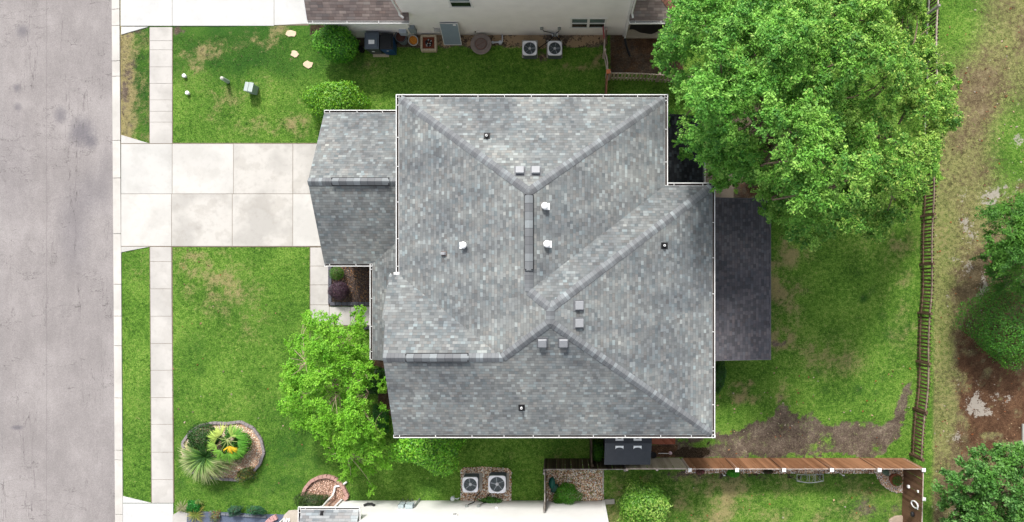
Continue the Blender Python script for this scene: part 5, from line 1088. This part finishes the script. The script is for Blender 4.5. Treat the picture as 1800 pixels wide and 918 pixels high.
def tree(name, label, cat, poly, base, n, per, zlow, ztop, edge, rad, size, cols, seed, power=.5, depth=1.4, bark=None, trunk_r=.2, jit=.16, tipcols=None, tipx=None, flat=.5, aspect=.45, group=None, droop=.25, nl=9, masses=0, mr=.9, fill=300, hue=None):
    g = np.random.default_rng(seed); t_ = thing(name, label, cat, (base[0], base[1], 0), group)
    if masses:
        M0, t0 = crown_points(g, poly, masses, zlow, ztop, edge, power, depth); k = n // len(M0) + 1
        mi = np.repeat(np.arange(len(M0)), k); dd = norm(g.normal(size=(len(mi), 3))); dd[:, 2] = np.abs(dd[:, 2]) * .8 - .15
        C = M0[mi] + dd * (g.random((len(mi), 1)) ** .5) * np.array([mr, mr, mr * .8]); tt = t0[mi]
        fl, tf = crown_points(g, poly, fill, zlow, zlow + (ztop - zlow) * .62, edge, power, 1.2); C = np.concatenate([C, fl]); tt = np.concatenate([tt, tf])
        px = C[:, 0] * F / (H - C[:, 2]) + NX; py = NY - C[:, 1] * F / (H - C[:, 2]); ok = inpoly(px, py, poly); C, tt = C[ok], tt[ok]
    else: C, tt = crown_points(g, poly, n, zlow, ztop, edge, power, depth)
    Rr = g.uniform(rad * .65, rad * 1.25, len(C)) * (1 - .35 * (tt < .12))
    P, N, A, ci = clump_leaves(g, C, Rr, per, size, flat, droop); keep = P[:, 2] > .15; 
    cc = pal(g, len(C), cols, .16)[ci] * .55 + pal(g, len(P), cols, jit) * .45
    if tipcols is not None:
        rr_ = np.linalg.norm((P - C[ci]), axis=1) / Rr[ci]; pr = np.clip((rr_ - .5) * 1.2, 0, .55) * (tipx(P) if tipx else 1); m_ = g.random(len(P)) < pr; cc[m_] = pal(g, int(m_.sum()), tipcols, .1)
    if hue: cc[:, 0] *= 1 + np.clip((P[:, 0] - hue) * .03, -.08, .14)
    L = g.uniform(size * .6, size * 1.3, len(P)); P, N, A, cc, L = P[keep], N[keep], A[keep], cc[keep], L[keep]
    leaf_mesh('crown', P, N, L, L * aspect, cc, M_LEAF, t_, A, g=g)
    m = MB(); top = np.array([base[0], base[1], zlow * .55 + .2]); m.tube([Vector((base[0], base[1], -.05)), Vector((base[0] + .03, base[1], zlow * .25)), Vector(top)], trunk_r * 1.25, 10, trunk_r)
    tr = m.build('trunk', bark or M_BARK, t_, smooth=True); m = MB(); ids = g.permutation(len(C)); hubs = []
    cen = C.mean(0)
    for i in range(nl):
        a = 2 * math.pi * i / nl + g.uniform(-.2, .2); sel = C[ids[(i * 7) % len(ids)]]
        ext = C[:, :2] - top[:2]; proj = ext @ np.array([math.cos(a), math.sin(a)]); lat = np.abs(ext @ np.array([-math.sin(a), math.cos(a)])); q = np.where(lat < 1.2, proj, 0).max() * .55
        h_ = np.array([top[0] + math.cos(a) * q, top[1] + math.sin(a) * q, zlow + (ztop - zlow) * .35]); limb(m, top, h_, trunk_r * .6, trunk_r * .3, g); hubs.append(h_)
    hubs.append(np.array([cen[0], cen[1], zlow + (ztop - zlow) * .4])); limb(m, top, hubs[-1], trunk_r * .8, trunk_r * .4, g)
    hubs = np.array(hubs)
    for i in ids[:min(len(ids), 150)]:
        h_ = hubs[np.argmin(((hubs - C[i]) ** 2).sum(1))]; limb(m, h_, C[i], trunk_r * .20, trunk_r * .06, g, .05, 5, 5)
    m.build('limbs', bark or M_BARK, t_); return t_
def shrub(name, label, cat, px, py, rx, ry, h, n, size, cols, seed, zl=.0, aspect=.5, group=None, rough=.25, mat=None, poly=None, tip=None, up=.9):
    """rx, ry in photo pixels of the widest part"""
    g = np.random.default_rng(seed); zc = zl + (h - zl) * .45; s = (H - h * .6) / F; cx, cy = (px - NX) * s, (NY - py) * s; RX, RY = rx * s, ry * s
    t_ = thing(name, label, cat, (cx, cy, 0), group)
    th = g.uniform(0, 2 * np.pi, n); ph = np.arccos(g.uniform(-.35, 1, n)); d = np.stack([np.sin(ph) * np.cos(th), np.sin(ph) * np.sin(th), np.cos(ph)], 1)
    nb_ = 26; bd = norm(g.normal(size=(nb_, 3))); amp = g.uniform(.0, 1, nb_) ** 1; lob = (np.exp(-(1 - d @ bd.T) * 16) * amp).sum(1)
    r = (1 - rough * .55 + rough * np.clip(lob, 0, 1.3)) * (1 - .34 * g.random(n) ** 2.2)
    o_ = g.random(n) < .12; r[o_] *= g.uniform(1.0, 1.14, int(o_.sum()))
    P = d * r[:, None] * np.array([RX, RY, (h - zl) * .55]) + np.array([cx, cy, zc]); P[:, 2] = np.maximum(P[:, 2], .03)
    N = d * up + g.normal(size=(n, 3)) * .5; N[:, 2] += .35; L = g.uniform(size * .6, size * 1.3, n)
    cc = pal(g, n, cols, .18)
    if tip is not None: m_ = (g.random(n) < np.clip((r - .86) * 3.0, 0, .6)); cc[m_] = pal(g, int(m_.sum()), tip, .1)
    leaf_mesh('foliage', P, N, L, L * aspect, cc, mat or M_LEAFW, t_, g=g)
    m = MB()
    for i in range(14):
        q = P[g.integers(0, n)]; limb(m, (cx + g.normal() * .05, cy + g.normal() * .05, 0), tuple(np.array([cx, cy, zc]) + (q - np.array([cx, cy, zc])) * .85), .022, .007, g, .02, 4, 5)
    m.build('stems', M_BARK, t_); return t_

BIG = [(1196, -60), (1172, -10), (1180, 20), (1160, 62), (1148, 95), (1152, 118), (1172, 132), (1158, 165), (1168, 205), (1180, 262), (1196, 290), (1222, 268), (1240, 296), (1256, 332), (1284, 328), (1306, 316), (1330, 332), (1338, 372), (1372, 398), (1394, 426), (1432, 438), (1466, 412), (1500, 402), (1530, 412), (1560, 424), (1574, 390), (1612, 366), (1622, 338), (1662, 304), (1652, 268), (1674, 242), (1686, 206), (1672, 178), (1688, 146), (1668, 116), (1642, 92), (1640, 50), (1618, 14), (1626, -60)]
LG = [(118, 186, 66), (148, 210, 80), (84, 150, 60), (178, 226, 104), (62, 122, 50), (128, 194, 72)]
tx = lambda P: np.clip(.35 + (P[:, 0] - 8.5) * .10, .2, .9)
tree('shade_tree', 'huge spreading bright green tree covering the fences behind the grey roofed house', 'tree', BIG, (9.2, 6.0), 1700, 175, 3.0, 11.4, 150, .40, .055, LG, 5, masses=165, mr=.80, fill=480, depth=4.2, hue=8.5, droop=.45, trunk_r=.27, tipcols=[(176, 218, 100), (196, 224, 116), (160, 212, 96)], tipx=tx, aspect=.5, nl=11)
LIME = [(536, 556), (562, 541), (578, 562), (598, 540), (612, 556), (645, 533), (640, 566), (652, 590), (640, 606), (660, 650), (676, 668), (672, 700), (684, 740), (676, 772), (684, 822), (668, 838), (660, 868), (648, 870), (646, 830), (632, 820), (612, 846), (590, 838), (566, 824), (578, 790), (560, 772), (520, 754), (500, 732), (484, 702), (500, 672), (488, 650), (508, 620), (494, 590), (526, 590)]
tree('ornamental_tree', 'lime green airy tree with showing twigs in the front lawn beside the gable', 'tree', LIME, W2(640, 668), 560, 105, 1.7, 4.8, 75, .33, .044, [(128, 200, 46), (146, 214, 56), (104, 176, 42), (166, 222, 76)], 8, depth=1.9, masses=120, mr=.36, fill=80, trunk_r=.10, bark=M_BARKP, aspect=.52, nl=8, droop=.1)
E1 = [(1830, 345), (1802, 345), (1775, 352), (1762, 372), (1735, 362), (1728, 388), (1738, 410), (1715, 426), (1722, 452), (1748, 462), (1735, 490), (1752, 512), (1780, 506), (1800, 520), (1840, 520), (1890, 430)]
tree('woodland_tree', 'dark green feathery tree leaning in from the right edge above the dense round bush', 'tree', E1, W2(1790, 440), 120, 330, 2.5, 5.5, 60, .55, .05, [(90, 150, 50), (72, 124, 44), (114, 172, 58), (56, 104, 40)], 15, depth=1.6, trunk_r=.13)
E3 = [(1650, 850), (1662, 826), (1690, 818), (1698, 796), (1722, 788), (1746, 796), (1766, 782), (1792, 790), (1850, 770), (1860, 960), (1680, 960), (1660, 925), (1668, 900), (1648, 880)]
tree('woodland_tree', 'broad leaved dark green tree in the lower right corner over the bare litter', 'tree', E3, W2(1740, 860), 130, 300, 1.8, 5.0, 60, .55, .06, [(70, 124, 50), (86, 144, 54), (108, 164, 64), (52, 100, 42)], 16, depth=1.8, trunk_r=.13, tipcols=[(120, 170, 90)], aspect=.6)
shrub('bush', 'dense rounded dark green bush at the right edge below the feathery tree', 'bush', 1778, 570, 68, 74, 2.6, 15000, .045, [(76, 140, 42), (94, 164, 48), (58, 116, 38), (112, 178, 58)], 21, rough=.3)
GB = [(66, 146, 32), (94, 178, 40), (48, 110, 30), (124, 200, 50)]
shrub('bush', 'round glossy green bush by the neighbouring brown roof and the wheelie bins', 'bush', 591.5, 76, 35, 33, 2.2, 9000, .05, GB, 22, tip=[(120, 190, 50)])
shrub('bush', 'bright yellow green round bush against the upper gutter of the garage roof', 'bush', 589, 179, 51, 37, 1.9, 11000, .05, [(100, 170, 34), (130, 190, 44), (78, 146, 32), (150, 202, 58)], 23)
shrub('bush', 'small fine green bush under the lower garage gutter', 'bush', 591, 481, 13, 12, .8, 3200, .022, [(74, 128, 28), (96, 150, 34), (60, 104, 26)], 24, aspect=.3, rough=.12)
shrub('bush', 'dark purple round bush in the small bed beside the garage', 'bush', 595, 511, 17.5, 17, .9, 4600, .03, [(70, 46, 62), (92, 64, 82), (52, 34, 46), (110, 84, 98)], 25, aspect=.35, rough=.15)
shrub('bush', 'wide bright green bush below the lower gutter of the grey roof', 'bush', 752, 786, 60, 44, 2.4, 7500, .065, [(110, 196, 44), (140, 216, 56), (60, 126, 32), (166, 226, 72)], 26, rough=.4)
shrub('bush', 'large leafy bush beside the right end of the lower white wall', 'bush', 1135, 888, 51, 40, 2.4, 9000, .055, [(96, 158, 40), (120, 178, 56), (74, 132, 36), (150, 196, 80)], 27, rough=.45, tip=[(170, 206, 96)])
shrub('bush', 'feathery bright green bush in the coarse gravel corner', 'bush', 995, 868, 22, 20, .9, 4200, .045, [(86, 160, 32), (108, 178, 44), (64, 130, 30)], 28, aspect=.22, rough=.45)
shrub('bush', 'small bright green bush squeezed left of the dark shed', 'bush', 1049.5, 796, 10, 18, 1.0, 2600, .05, [(86, 158, 36), (120, 186, 54), (60, 120, 30)], 29, rough=.4)
shrub('bush', 'low dark green bush hugging the right gutter of the grey roof', 'bush', 1264, 664, 14, 30, .8, 4000, .035, [(50, 104, 34), (70, 130, 40), (40, 84, 30)], 30, rough=.5)
shrub('bush', 'dark spreading evergreen between the half round bed and the lower grey gutter', 'bush', 551, 882, 27, 13, .9, 5200, .05, [(44, 74, 28), (66, 96, 36), (34, 58, 26), (90, 116, 50)], 31, aspect=.16, rough=.5)
shrub('bush', 'small bright green bush between gravel strip and lawn below the brown fence', 'bush', 1290, 831, 11, 9, .6, 2600, .03, [(70, 176, 20), (96, 196, 34), (50, 140, 20)], 32, rough=.3)
shrub('bush', 'sprawling green weeds between the lower gravel bed and the white wall', 'bush', 862, 881, 20, 7, .5, 1500, .035, [(74, 132, 40), (100, 160, 56), (54, 104, 34)], 33, rough=.6)
shrub('bush', 'tiny dark shrub with reddish leaves at the foot of the brown fence', 'bush', 1351, 829.5, 8, 4, .5, 900, .03, [(66, 60, 40), (110, 60, 54), (60, 90, 40)], 34)
shrub('bush', 'small shrub with pink flowers at the left end of the brown fence', 'bush', 1231, 830, 9, 5, .45, 800, .025, [(60, 84, 40), (214, 120, 130), (50, 70, 36), (160, 80, 90)], 35)
shrub('bush', 'dark bush beneath the airy lime tree beside the porch roof', 'bush', 655, 668, 22, 26, .9, 4500, .05, [(50, 100, 34), (72, 128, 42), (40, 80, 30)], 36, rough=.4)
shrub('bush', 'green shrub near the gable corner below the airy lime tree', 'bush', 668, 742, 16, 34, .8, 3600, .045, [(54, 124, 40), (72, 146, 46), (44, 100, 36)], 37, rough=.5)
# palm bed planting
def blades(name, px, py, n, L, wd, cols, seed, parent, zc=.5, tipc=None, a0=0, a1=2 * math.pi, lift=(.1, .9), seg=3, droop=.5, mat=None):
    """long narrow leaves radiating from one crown point, each bending down towards its tip"""
    g = np.random.default_rng(seed); c = np.array(W(px, py, zc)); a = g.uniform(a0, a1, n); el = g.uniform(*lift, n); LL = L * g.uniform(.75, 1.1, n)
    d = np.stack([np.cos(a) * np.cos(el), np.sin(a) * np.cos(el), np.sin(el)], 1); side = np.stack([-np.sin(a), np.cos(a), np.zeros(n)], 1) + g.normal(size=(n, 3)) * .25; side = norm(side)
    vs = []; cs = []; base = pal(g, n, cols, .15); tip = pal(g, n, tipc, .1) if tipc else base
    for k in range(seg + 1):
        t = k / seg; w_ = wd * (1 - t) ** .6 * (1 if k else .6); p = c + d * (LL * t)[:, None]; p[:, 2] -= droop * LL * t * t; p[:, 2] = np.maximum(p[:, 2], .03)
        vs += [p - side * w_, p + side * w_]; cc = base * (1 - max(0, t - .45) / .55) + tip * (max(0, t - .45) / .55); cs += [cc, cc]
    V = np.stack(vs, 1); K = V.shape[1]; Cc = np.stack(cs, 1); me = bpy.data.meshes.new(name); q = np.array([[2 * k, 2 * k + 1, 2 * k + 3, 2 * k + 2] for k in range(seg)])
    raw_mesh(me, V.reshape(-1, 3), (np.arange(n)[:, None, None] * K + q[None]).reshape(-1, 4)); at = me.color_attributes.new(name='Col', type='FLOAT_COLOR', domain='POINT')
    at.data.foreach_set('color', np.concatenate([Cc.reshape(-1, 3), np.ones((n * K, 1))], 1).ravel()); return finish(name, me, mat or M_LEAF, parent)
PG = [(70, 118, 44), (96, 144, 60), (54, 96, 40)]
t_ = thing('spiky_palm', 'spiky sago like palm with pale tipped blades at the lower left of the palm bed', 'palm', (W(356, 806).x, W(356, 806).y, 0))
blades('fronds', 360, 803, 620, 1.5, .026, [(100, 150, 60), (130, 170, 76), (76, 120, 50)], 51, t_, .95, [(236, 230, 176), (214, 216, 160), (150, 180, 100)], math.pi * .82, math.pi * 1.98, (-.2, .9), 4, .45)
blades('young_fronds', 362, 802, 170, .8, .018, [(44, 84, 34), (66, 112, 46)], 52, t_, 1.0, None, 0, 6.28, (.2, 1.2), 3, .3)
m = MB(); m.cyl((W(360, 803).x, W(360, 803).y, 0), (W(360, 803).x, W(360, 803).y, .9), .13, .1, 12); m.build('trunk', M_BARK, t_)
t_ = thing('fan_palm', 'fan palm with light green fronds and one yellow frond in the palm bed', 'palm', (W(392, 780).x, W(392, 780).y, 0)); pc = W(400, 774, 1.5)
m = MB(); m.tube([Vector((pc.x, pc.y, 0)), Vector((pc.x, pc.y, 1.5))], .09, 10, .07); m.lathe((pc.x + .18, pc.y + .05, 1.35), [(.05, 0), (.10, .05), (.09, .12), (.03, .16)], 12); m.build('trunk', M_BARKP, t_)
fr = [(374, 768, 150, (176, 204, 92)), (386, 760, 110, (196, 216, 106)), (408, 764, 60, (170, 204, 96)), (372, 788, 200, (150, 194, 78)), (384, 800, 240, (128, 184, 66)), (402, 806, 265, (116, 178, 58)), (420, 796, 310, (110, 176, 58)), (424, 778, 0, (100, 170, 54)), (416, 764, 30, (112, 178, 62)), (404, 789, 265, (250, 206, 50))]
for i, (fx, fy, ang, c_) in enumerate(fr):
    q = W(fx, fy, 1.42); mdir = Vector((q.x - pc.x, q.y - pc.y, 0)); a_ = math.atan2(mdir.y, mdir.x) if mdir.length > .05 else R(ang)
    b_ = blades('frond', fx - (q.x - pc.x) * 10, fy + (q.y - pc.y) * 10, 30, .56 if i < 9 else .44, .034, [c_, tuple(int(v * .85) for v in c_)], 60 + i, t_, 1.48 + .05 * (i % 3) + (.12 if i == 9 else 0), [tuple(min(255, int(v * 1.1)) for v in c_)], a_ - 1.25, a_ + 1.25, (-.05, .25), 3, .35)
    m = MB(); p0 = Vector(pc); p1 = W(fx - (q.x - pc.x) * 10, fy + (q.y - pc.y) * 10, 1.46); m.tube([p0, (p0 + p1) / 2 + Vector((0, 0, .05)), p1], .012, 5); m.build('stalk', simple('stalk_%d' % i, rgb(170, 186, 110), .1), b_)
shrub('bush', 'dark green small leaved bush on the upper left side of the palm bed', 'bush', 356, 772, 32, 23, .9, 8000, .03, [(48, 92, 30), (64, 114, 38), (36, 72, 26)], 41, rough=.35)
shrub('bush', 'bright green bush under the fan palm on the right of the palm bed', 'bush', 412, 786, 24, 26, 1.0, 6500, .045, [(70, 146, 34), (94, 168, 42), (54, 118, 32)], 42, aspect=.3, rough=.4)
shrub('bush', 'small conical green shrub at the top of the palm bed gravel', 'bush', 403, 760, 8, 10, .7, 1500, .03, [(60, 130, 40), (84, 156, 50)], 43, aspect=.25)
shrub('bush', 'thin yellowish bush spilling over the lower edge of the palm bed', 'bush', 428, 834, 17, 11, .5, 1400, .04, [(120, 140, 60), (92, 130, 50), (160, 130, 70), (84, 120, 90)], 44, rough=.6)
# lower left edge planting by the dark paving
tag(MB().prism([W2(330, 902), W2(350, 899), W2(410, 901), W2(440, 903), W2(520, 905), W2(520, 960), W2(326, 960)], -.05, .045).build('path', simple('slate_paving', rgb(96, 106, 128), .12, 2, .6)), None, kind='structure')
tag(MB().prism([W2(304, 905), W2(316, 898), W2(330, 902), W2(330, 960), W2(304, 960)], -.05, .04).build('path', C_WALK), None, kind='structure')
edging('grey block border above the dark slate paving', [W2(390, 903), W2(432, 906), W2(470, 908)], 0, (120, 124, 132), wd=.10, hgt=.12)
edging('short curved pink block wall left of the lower grey roof', [W2(471, 919), W2(478, 912), W2(488, 907)], 0, (206, 160, 158), wd=.26, hgt=.18, step=.16)
bed_ground('patio', [(495, 918), (500, 905), (508, 897), (526, 896), (526, 960), (492, 960)], rgb(200, 190, 176), .1, 6, z=.05)
t_ = thing('striped_chair', 'white barred chair at the lower edge beside the lower grey roof', 'chair', (W(507, 915).x, W(507, 915).y, 0)); m = MB()
for k in range(3): m.span(W(500 + k * 4.4, 911, .5), W(498 + k * 4.4, 921, .5), .06, .03)
m.build('seat_slats', M_WHITE, t_)
for sx in (-.14, .14): p = W(504, 916); MB().box((p.x + sx, p.y, .24), (.04, .3, .48)).build('leg', M_WHITE, t_)
shrub('plant', 'soft blue green plant over the slate paving, left of the two', 'plant', 411, 899, 14, 8, .6, 1300, .04, [(56, 104, 84), (74, 124, 92), (50, 90, 60)], 45, aspect=.25, rough=.6)
shrub('plant', 'soft blue green plant over the slate paving, right of the two', 'plant', 450, 898, 15, 10, .6, 1500, .04, [(50, 108, 70), (70, 130, 84), (44, 92, 60)], 46, aspect=.25, rough=.6)
shrub('plant', 'vivid green low plant beside the lower left walk corner', 'plant', 340, 890, 13, 10, .4, 1600, .035, [(40, 140, 40), (60, 160, 50), (34, 110, 36)], 47, rough=.4)
shrub('plant', 'small flowering plant with red and yellow leaves by the slate paving', 'plant', 378, 908, 10, 9, .4, 900, .03, [(110, 150, 60), (176, 90, 90), (120, 140, 130), (150, 170, 60)], 48, rough=.6)
for (px, py, n_, L_, c1, tp, lb, a0_, a1_) in [(344, 905, 90, .55, [(150, 160, 70), (120, 140, 60)], [(226, 200, 90), (214, 206, 130)], 'yellow striped grass clump above the lower left driveway corner', 0, 6.28), (320, 893, 60, .4, [(150, 150, 110)], [(190, 184, 150)], 'dry tan grass clump at the lower left driveway corner', 0, 6.28), (349, 877, 40, .4, [(90, 130, 50)], [(196, 206, 120)], 'small pale tipped grass tuft in the lawn below the palm bed', 3.6, 6.0)]:
    p = W(px, py); t_ = thing('grass_clump', lb, 'grass clump', (p.x, p.y, 0)); blades('blades', px, py, n_, L_, .016, c1, n_, t_, .2, tp, a0_, a1_, (.0, .8), 3, .4)
shrub('ivy', 'small green ivy patch at the foot of the white wall by the gravel corner', 'plant', 981, 883, 9, 5, .5, 700, .035, [(60, 120, 40), (84, 140, 56)], 49, rough=.5)

# ---------------------------------------------------------------- things by the lower fences
p = W(970.5, 848); t_ = thing('rain_barrel', 'upper teal green cushion shaped sack in the gravel corner', 'sack', (p.x, p.y, 0), None); m = MB(); m.lathe((0, 0, 0), [(.05, 0), (.16, .05), (.19, .15), (.15, .24), (.04, .28)], 20, Matrix.Translation((p.x, p.y, 0)) @ Matrix.Diagonal((.85, 1.6, 1, 1))); t_.name = 'sack'; m.build('cover', simple('teal', rgb(40, 110, 96), .12, 6, .5), t_, smooth=True)
p = W(975, 857.5); t_ = thing('sack', 'lower teal green folded sack in the gravel corner beside the feathery bush', 'sack', (p.x, p.y, 0)); m = MB(); m.box((p.x, p.y, .12), (.34, .46, .22), -.25, top=(.8, .85)); m.build('cover', simple('teal_dark', rgb(38, 98, 88), .12, 6, .5), t_, bevel=.05)
tag(MB().box((*W2(1071, 881.5), .04), (.52, .24, .08), .07).build('splash_block', concrete('concrete_splash', rgb(196, 190, 180), .2), bevel=.01), 'grey concrete splash block at the right corner of the lower white wall', 'splash block')
# garden bench
t_ = thing('garden_bench', 'pale curved metal garden bench on the lawn under the brown fence', 'bench', (W(1424, 838).x, W(1424, 838).y, 0)); zs = .45
P = lambda px, py, z: W(px, py, z); M_BENCH = simple('bench_metal', rgb(190, 196, 190), .08, 6, .4, 0, .3)
fr_ = [P(1401 + 46 * t / 8, 845.5 + 3.2 * math.sin(math.pi * t / 8), zs) for t in range(9)]
m = MB(); m.tube(fr_, .022, 7); m.tube([P(1401 + 46 * t / 8, 833.5 + 1.5 * math.sin(math.pi * t / 8), zs) for t in range(9)], .015, 6)
for px in (1401, 1423, 1433, 1447): m.tube([P(px, 833.8, zs), P(px, 846.5, zs)], .014, 6)
m.build('seat_frame', M_BENCH, t_)
m = MB()
for i, px in enumerate(np.linspace(1405, 1444, 8)): m.tube([P(px, 834, zs), P(px + 4 * (-1) ** i, 840, zs), P(px, 847, zs)], .006, 5)
m.build('seat_lattice', M_BENCH, t_)
for px, py in ((1402, 834), (1446, 834), (1404, 845), (1444, 845)): q = P(px, py, zs); MB().tube([q, Vector((q.x, q.y, 0))], .016, 6).build('leg', M_BENCH, t_)
m = MB(); m.tube([P(1380, 829.5, .35), P(1389, 838, .3), P(1399, 844, .4)], .018, 6); m.build('arm', simple('bench_dark', rgb(60, 62, 58), .1), t_)
# planters and markers in the gravel strip
for px, lb in ((1269.5, 'thin white marker post in the gravel strip, left one'), (1476.5, 'thin white marker post in the gravel strip, right one')):
    q = W(px, 831.5); m = MB(); m.box((q.x, q.y, .2), (.05, .05, .4)); m.box((q.x, q.y, .42), (.10, .05, .05)); tag(m.build('marker_post', M_WHITE), lb, 'marker')
q = W(1575, 841); t_ = thing('terracotta_pot', 'round terracotta pot with green plants in the curved gravel corner', 'pot', (q.x, q.y, 0)); zt = .42; q = W(1576, 844.5, zt)
m = MB(); m.lathe((q.x, q.y, 0), [(.20, 0), (.29, zt - .06), (.31, zt - .06), (.31, zt), (.27, zt), (.26, zt - .09), (.02, zt - .10)], 30); m.build('pot', simple('terracotta', rgb(164, 100, 74), .12, 8, .8), t_)
g = np.random.default_rng(3); n_ = 260; a = g.uniform(0, 6.28, n_); r = .26 * np.sqrt(g.random(n_)); cc = pal(g, n_, [(90, 150, 50), (130, 170, 70), (70, 110, 60), (60, 90, 50)], .2)
leaf_mesh('leaves', np.stack([q.x + r * np.cos(a) + .05, q.y + r * np.sin(a), zt + g.uniform(-.05, .12, n_)], 1), g.normal(size=(n_, 3)) * .5 + [0, 0, 1], .035, .018, cc, M_LEAF, t_, g=g)
shrub('plant', 'pale sage plant left of the terracotta pot', 'plant', 1558, 831, 5, 5, .35, 500, .035, [(150, 174, 156), (120, 150, 120)], 50, rough=.4)
# things hanging on the inner face of the right board fence
def on_fence(px, py): # the boards' inner face is the plane x = 16.95
    xf = 16.93; z = H - xf * F / (px - NX); return Vector((xf, (NY - py) * (H - z) / F, z))
c = on_fence(1599, 855.5); tag(MB().box((c.x - .06, c.y, c.z), (.10, .14, .14)).build('wall_lantern', M_WHITE, bevel=.02), 'small white lamp on the inner face of the dark board fence, nearer its foot', 'lamp')
c = on_fence(1615, 864); tag(MB().box((c.x - .04, c.y, c.z), (.06, .12, .10)).build('fence_plaque', M_WHITE, bevel=.02), 'tiny white plaque high on the inner face of the dark board fence', 'plaque')
c = on_fence(1609, 887); m = MB(); m.tube([(c.x - .03, c.y + .15 * math.cos(a), c.z + .30 * math.sin(a)) for a in np.linspace(0, math.pi * 2, 21)], .035, 7); m.box((c.x - .03, c.y, c.z + .27), (.03, .3, .04)); tag(m.build('fence_ornament', M_WHITE), 'white round hoop ornament on the inner face of the dark board fence', 'ornament')
c = on_fence(1607, 903.5); m = MB(); m.lathe((0, 0, 0), [(.04, 0), (.09, .05), (.09, .2), (.05, .25)], 14, Matrix.Translation((c.x - .1, c.y + .12, c.z)) @ Matrix.Rotation(R(75), 4, 'X')); tag(m.build('fence_light', M_BLACK, smooth=True), 'black floodlight on the inner face of the dark board fence', 'light')
q = W(1577, 918); m = MB(); m.prism([W2(*p_) for p_ in [(1560, 922), (1562, 912), (1572, 906), (1584, 905), (1592, 911), (1594, 930), (1562, 930)]], 0, .12); tag(m.build('boulder', simple('boulder_tan', rgb(176, 158, 140), .15, 5), bevel=.04), 'flat tan rock at the lower edge beside the dark board fence', 'rock')
tag(MB().span(W(1797.5, 745), W(1797.5, 785), .09, .14).build('timber', simple('timber_grey', rgb(176, 178, 170), .1)), 'pale grey timber on the litter at the right edge', 'timber')

# fallen leaves and twigs
def litter():
    g = np.random.default_rng(77); n = 420; px = np.concatenate([g.uniform(1640, 1800, 230), g.uniform(1260, 1600, 90), g.uniform(300, 545, 50), g.uniform(1065, 1590, 50)])
    py = np.concatenate([g.uniform(0, 910, 230), g.uniform(640, 800, 90), g.uniform(440, 860, 50), g.uniform(832, 915, 50)]); C = np.array([list(W(a, b, .04)) for a, b in zip(px, py)])
    cc = pal(g, n, [(176, 104, 56), (206, 176, 140), (140, 84, 52), (196, 186, 170), (120, 96, 70)], .2)
    L = g.uniform(.03, .075, n); N = g.normal(size=(n, 3)) * .3 + [0, 0, 1]
    o = leaf_mesh('fallen_leaves', C, N, L, L * .6, cc, M_LEAF, None, g=g); tag(o, 'scattered brown and tan fallen leaves on the lawns and the strip beyond the fence', 'leaves', kind='stuff')
litter()
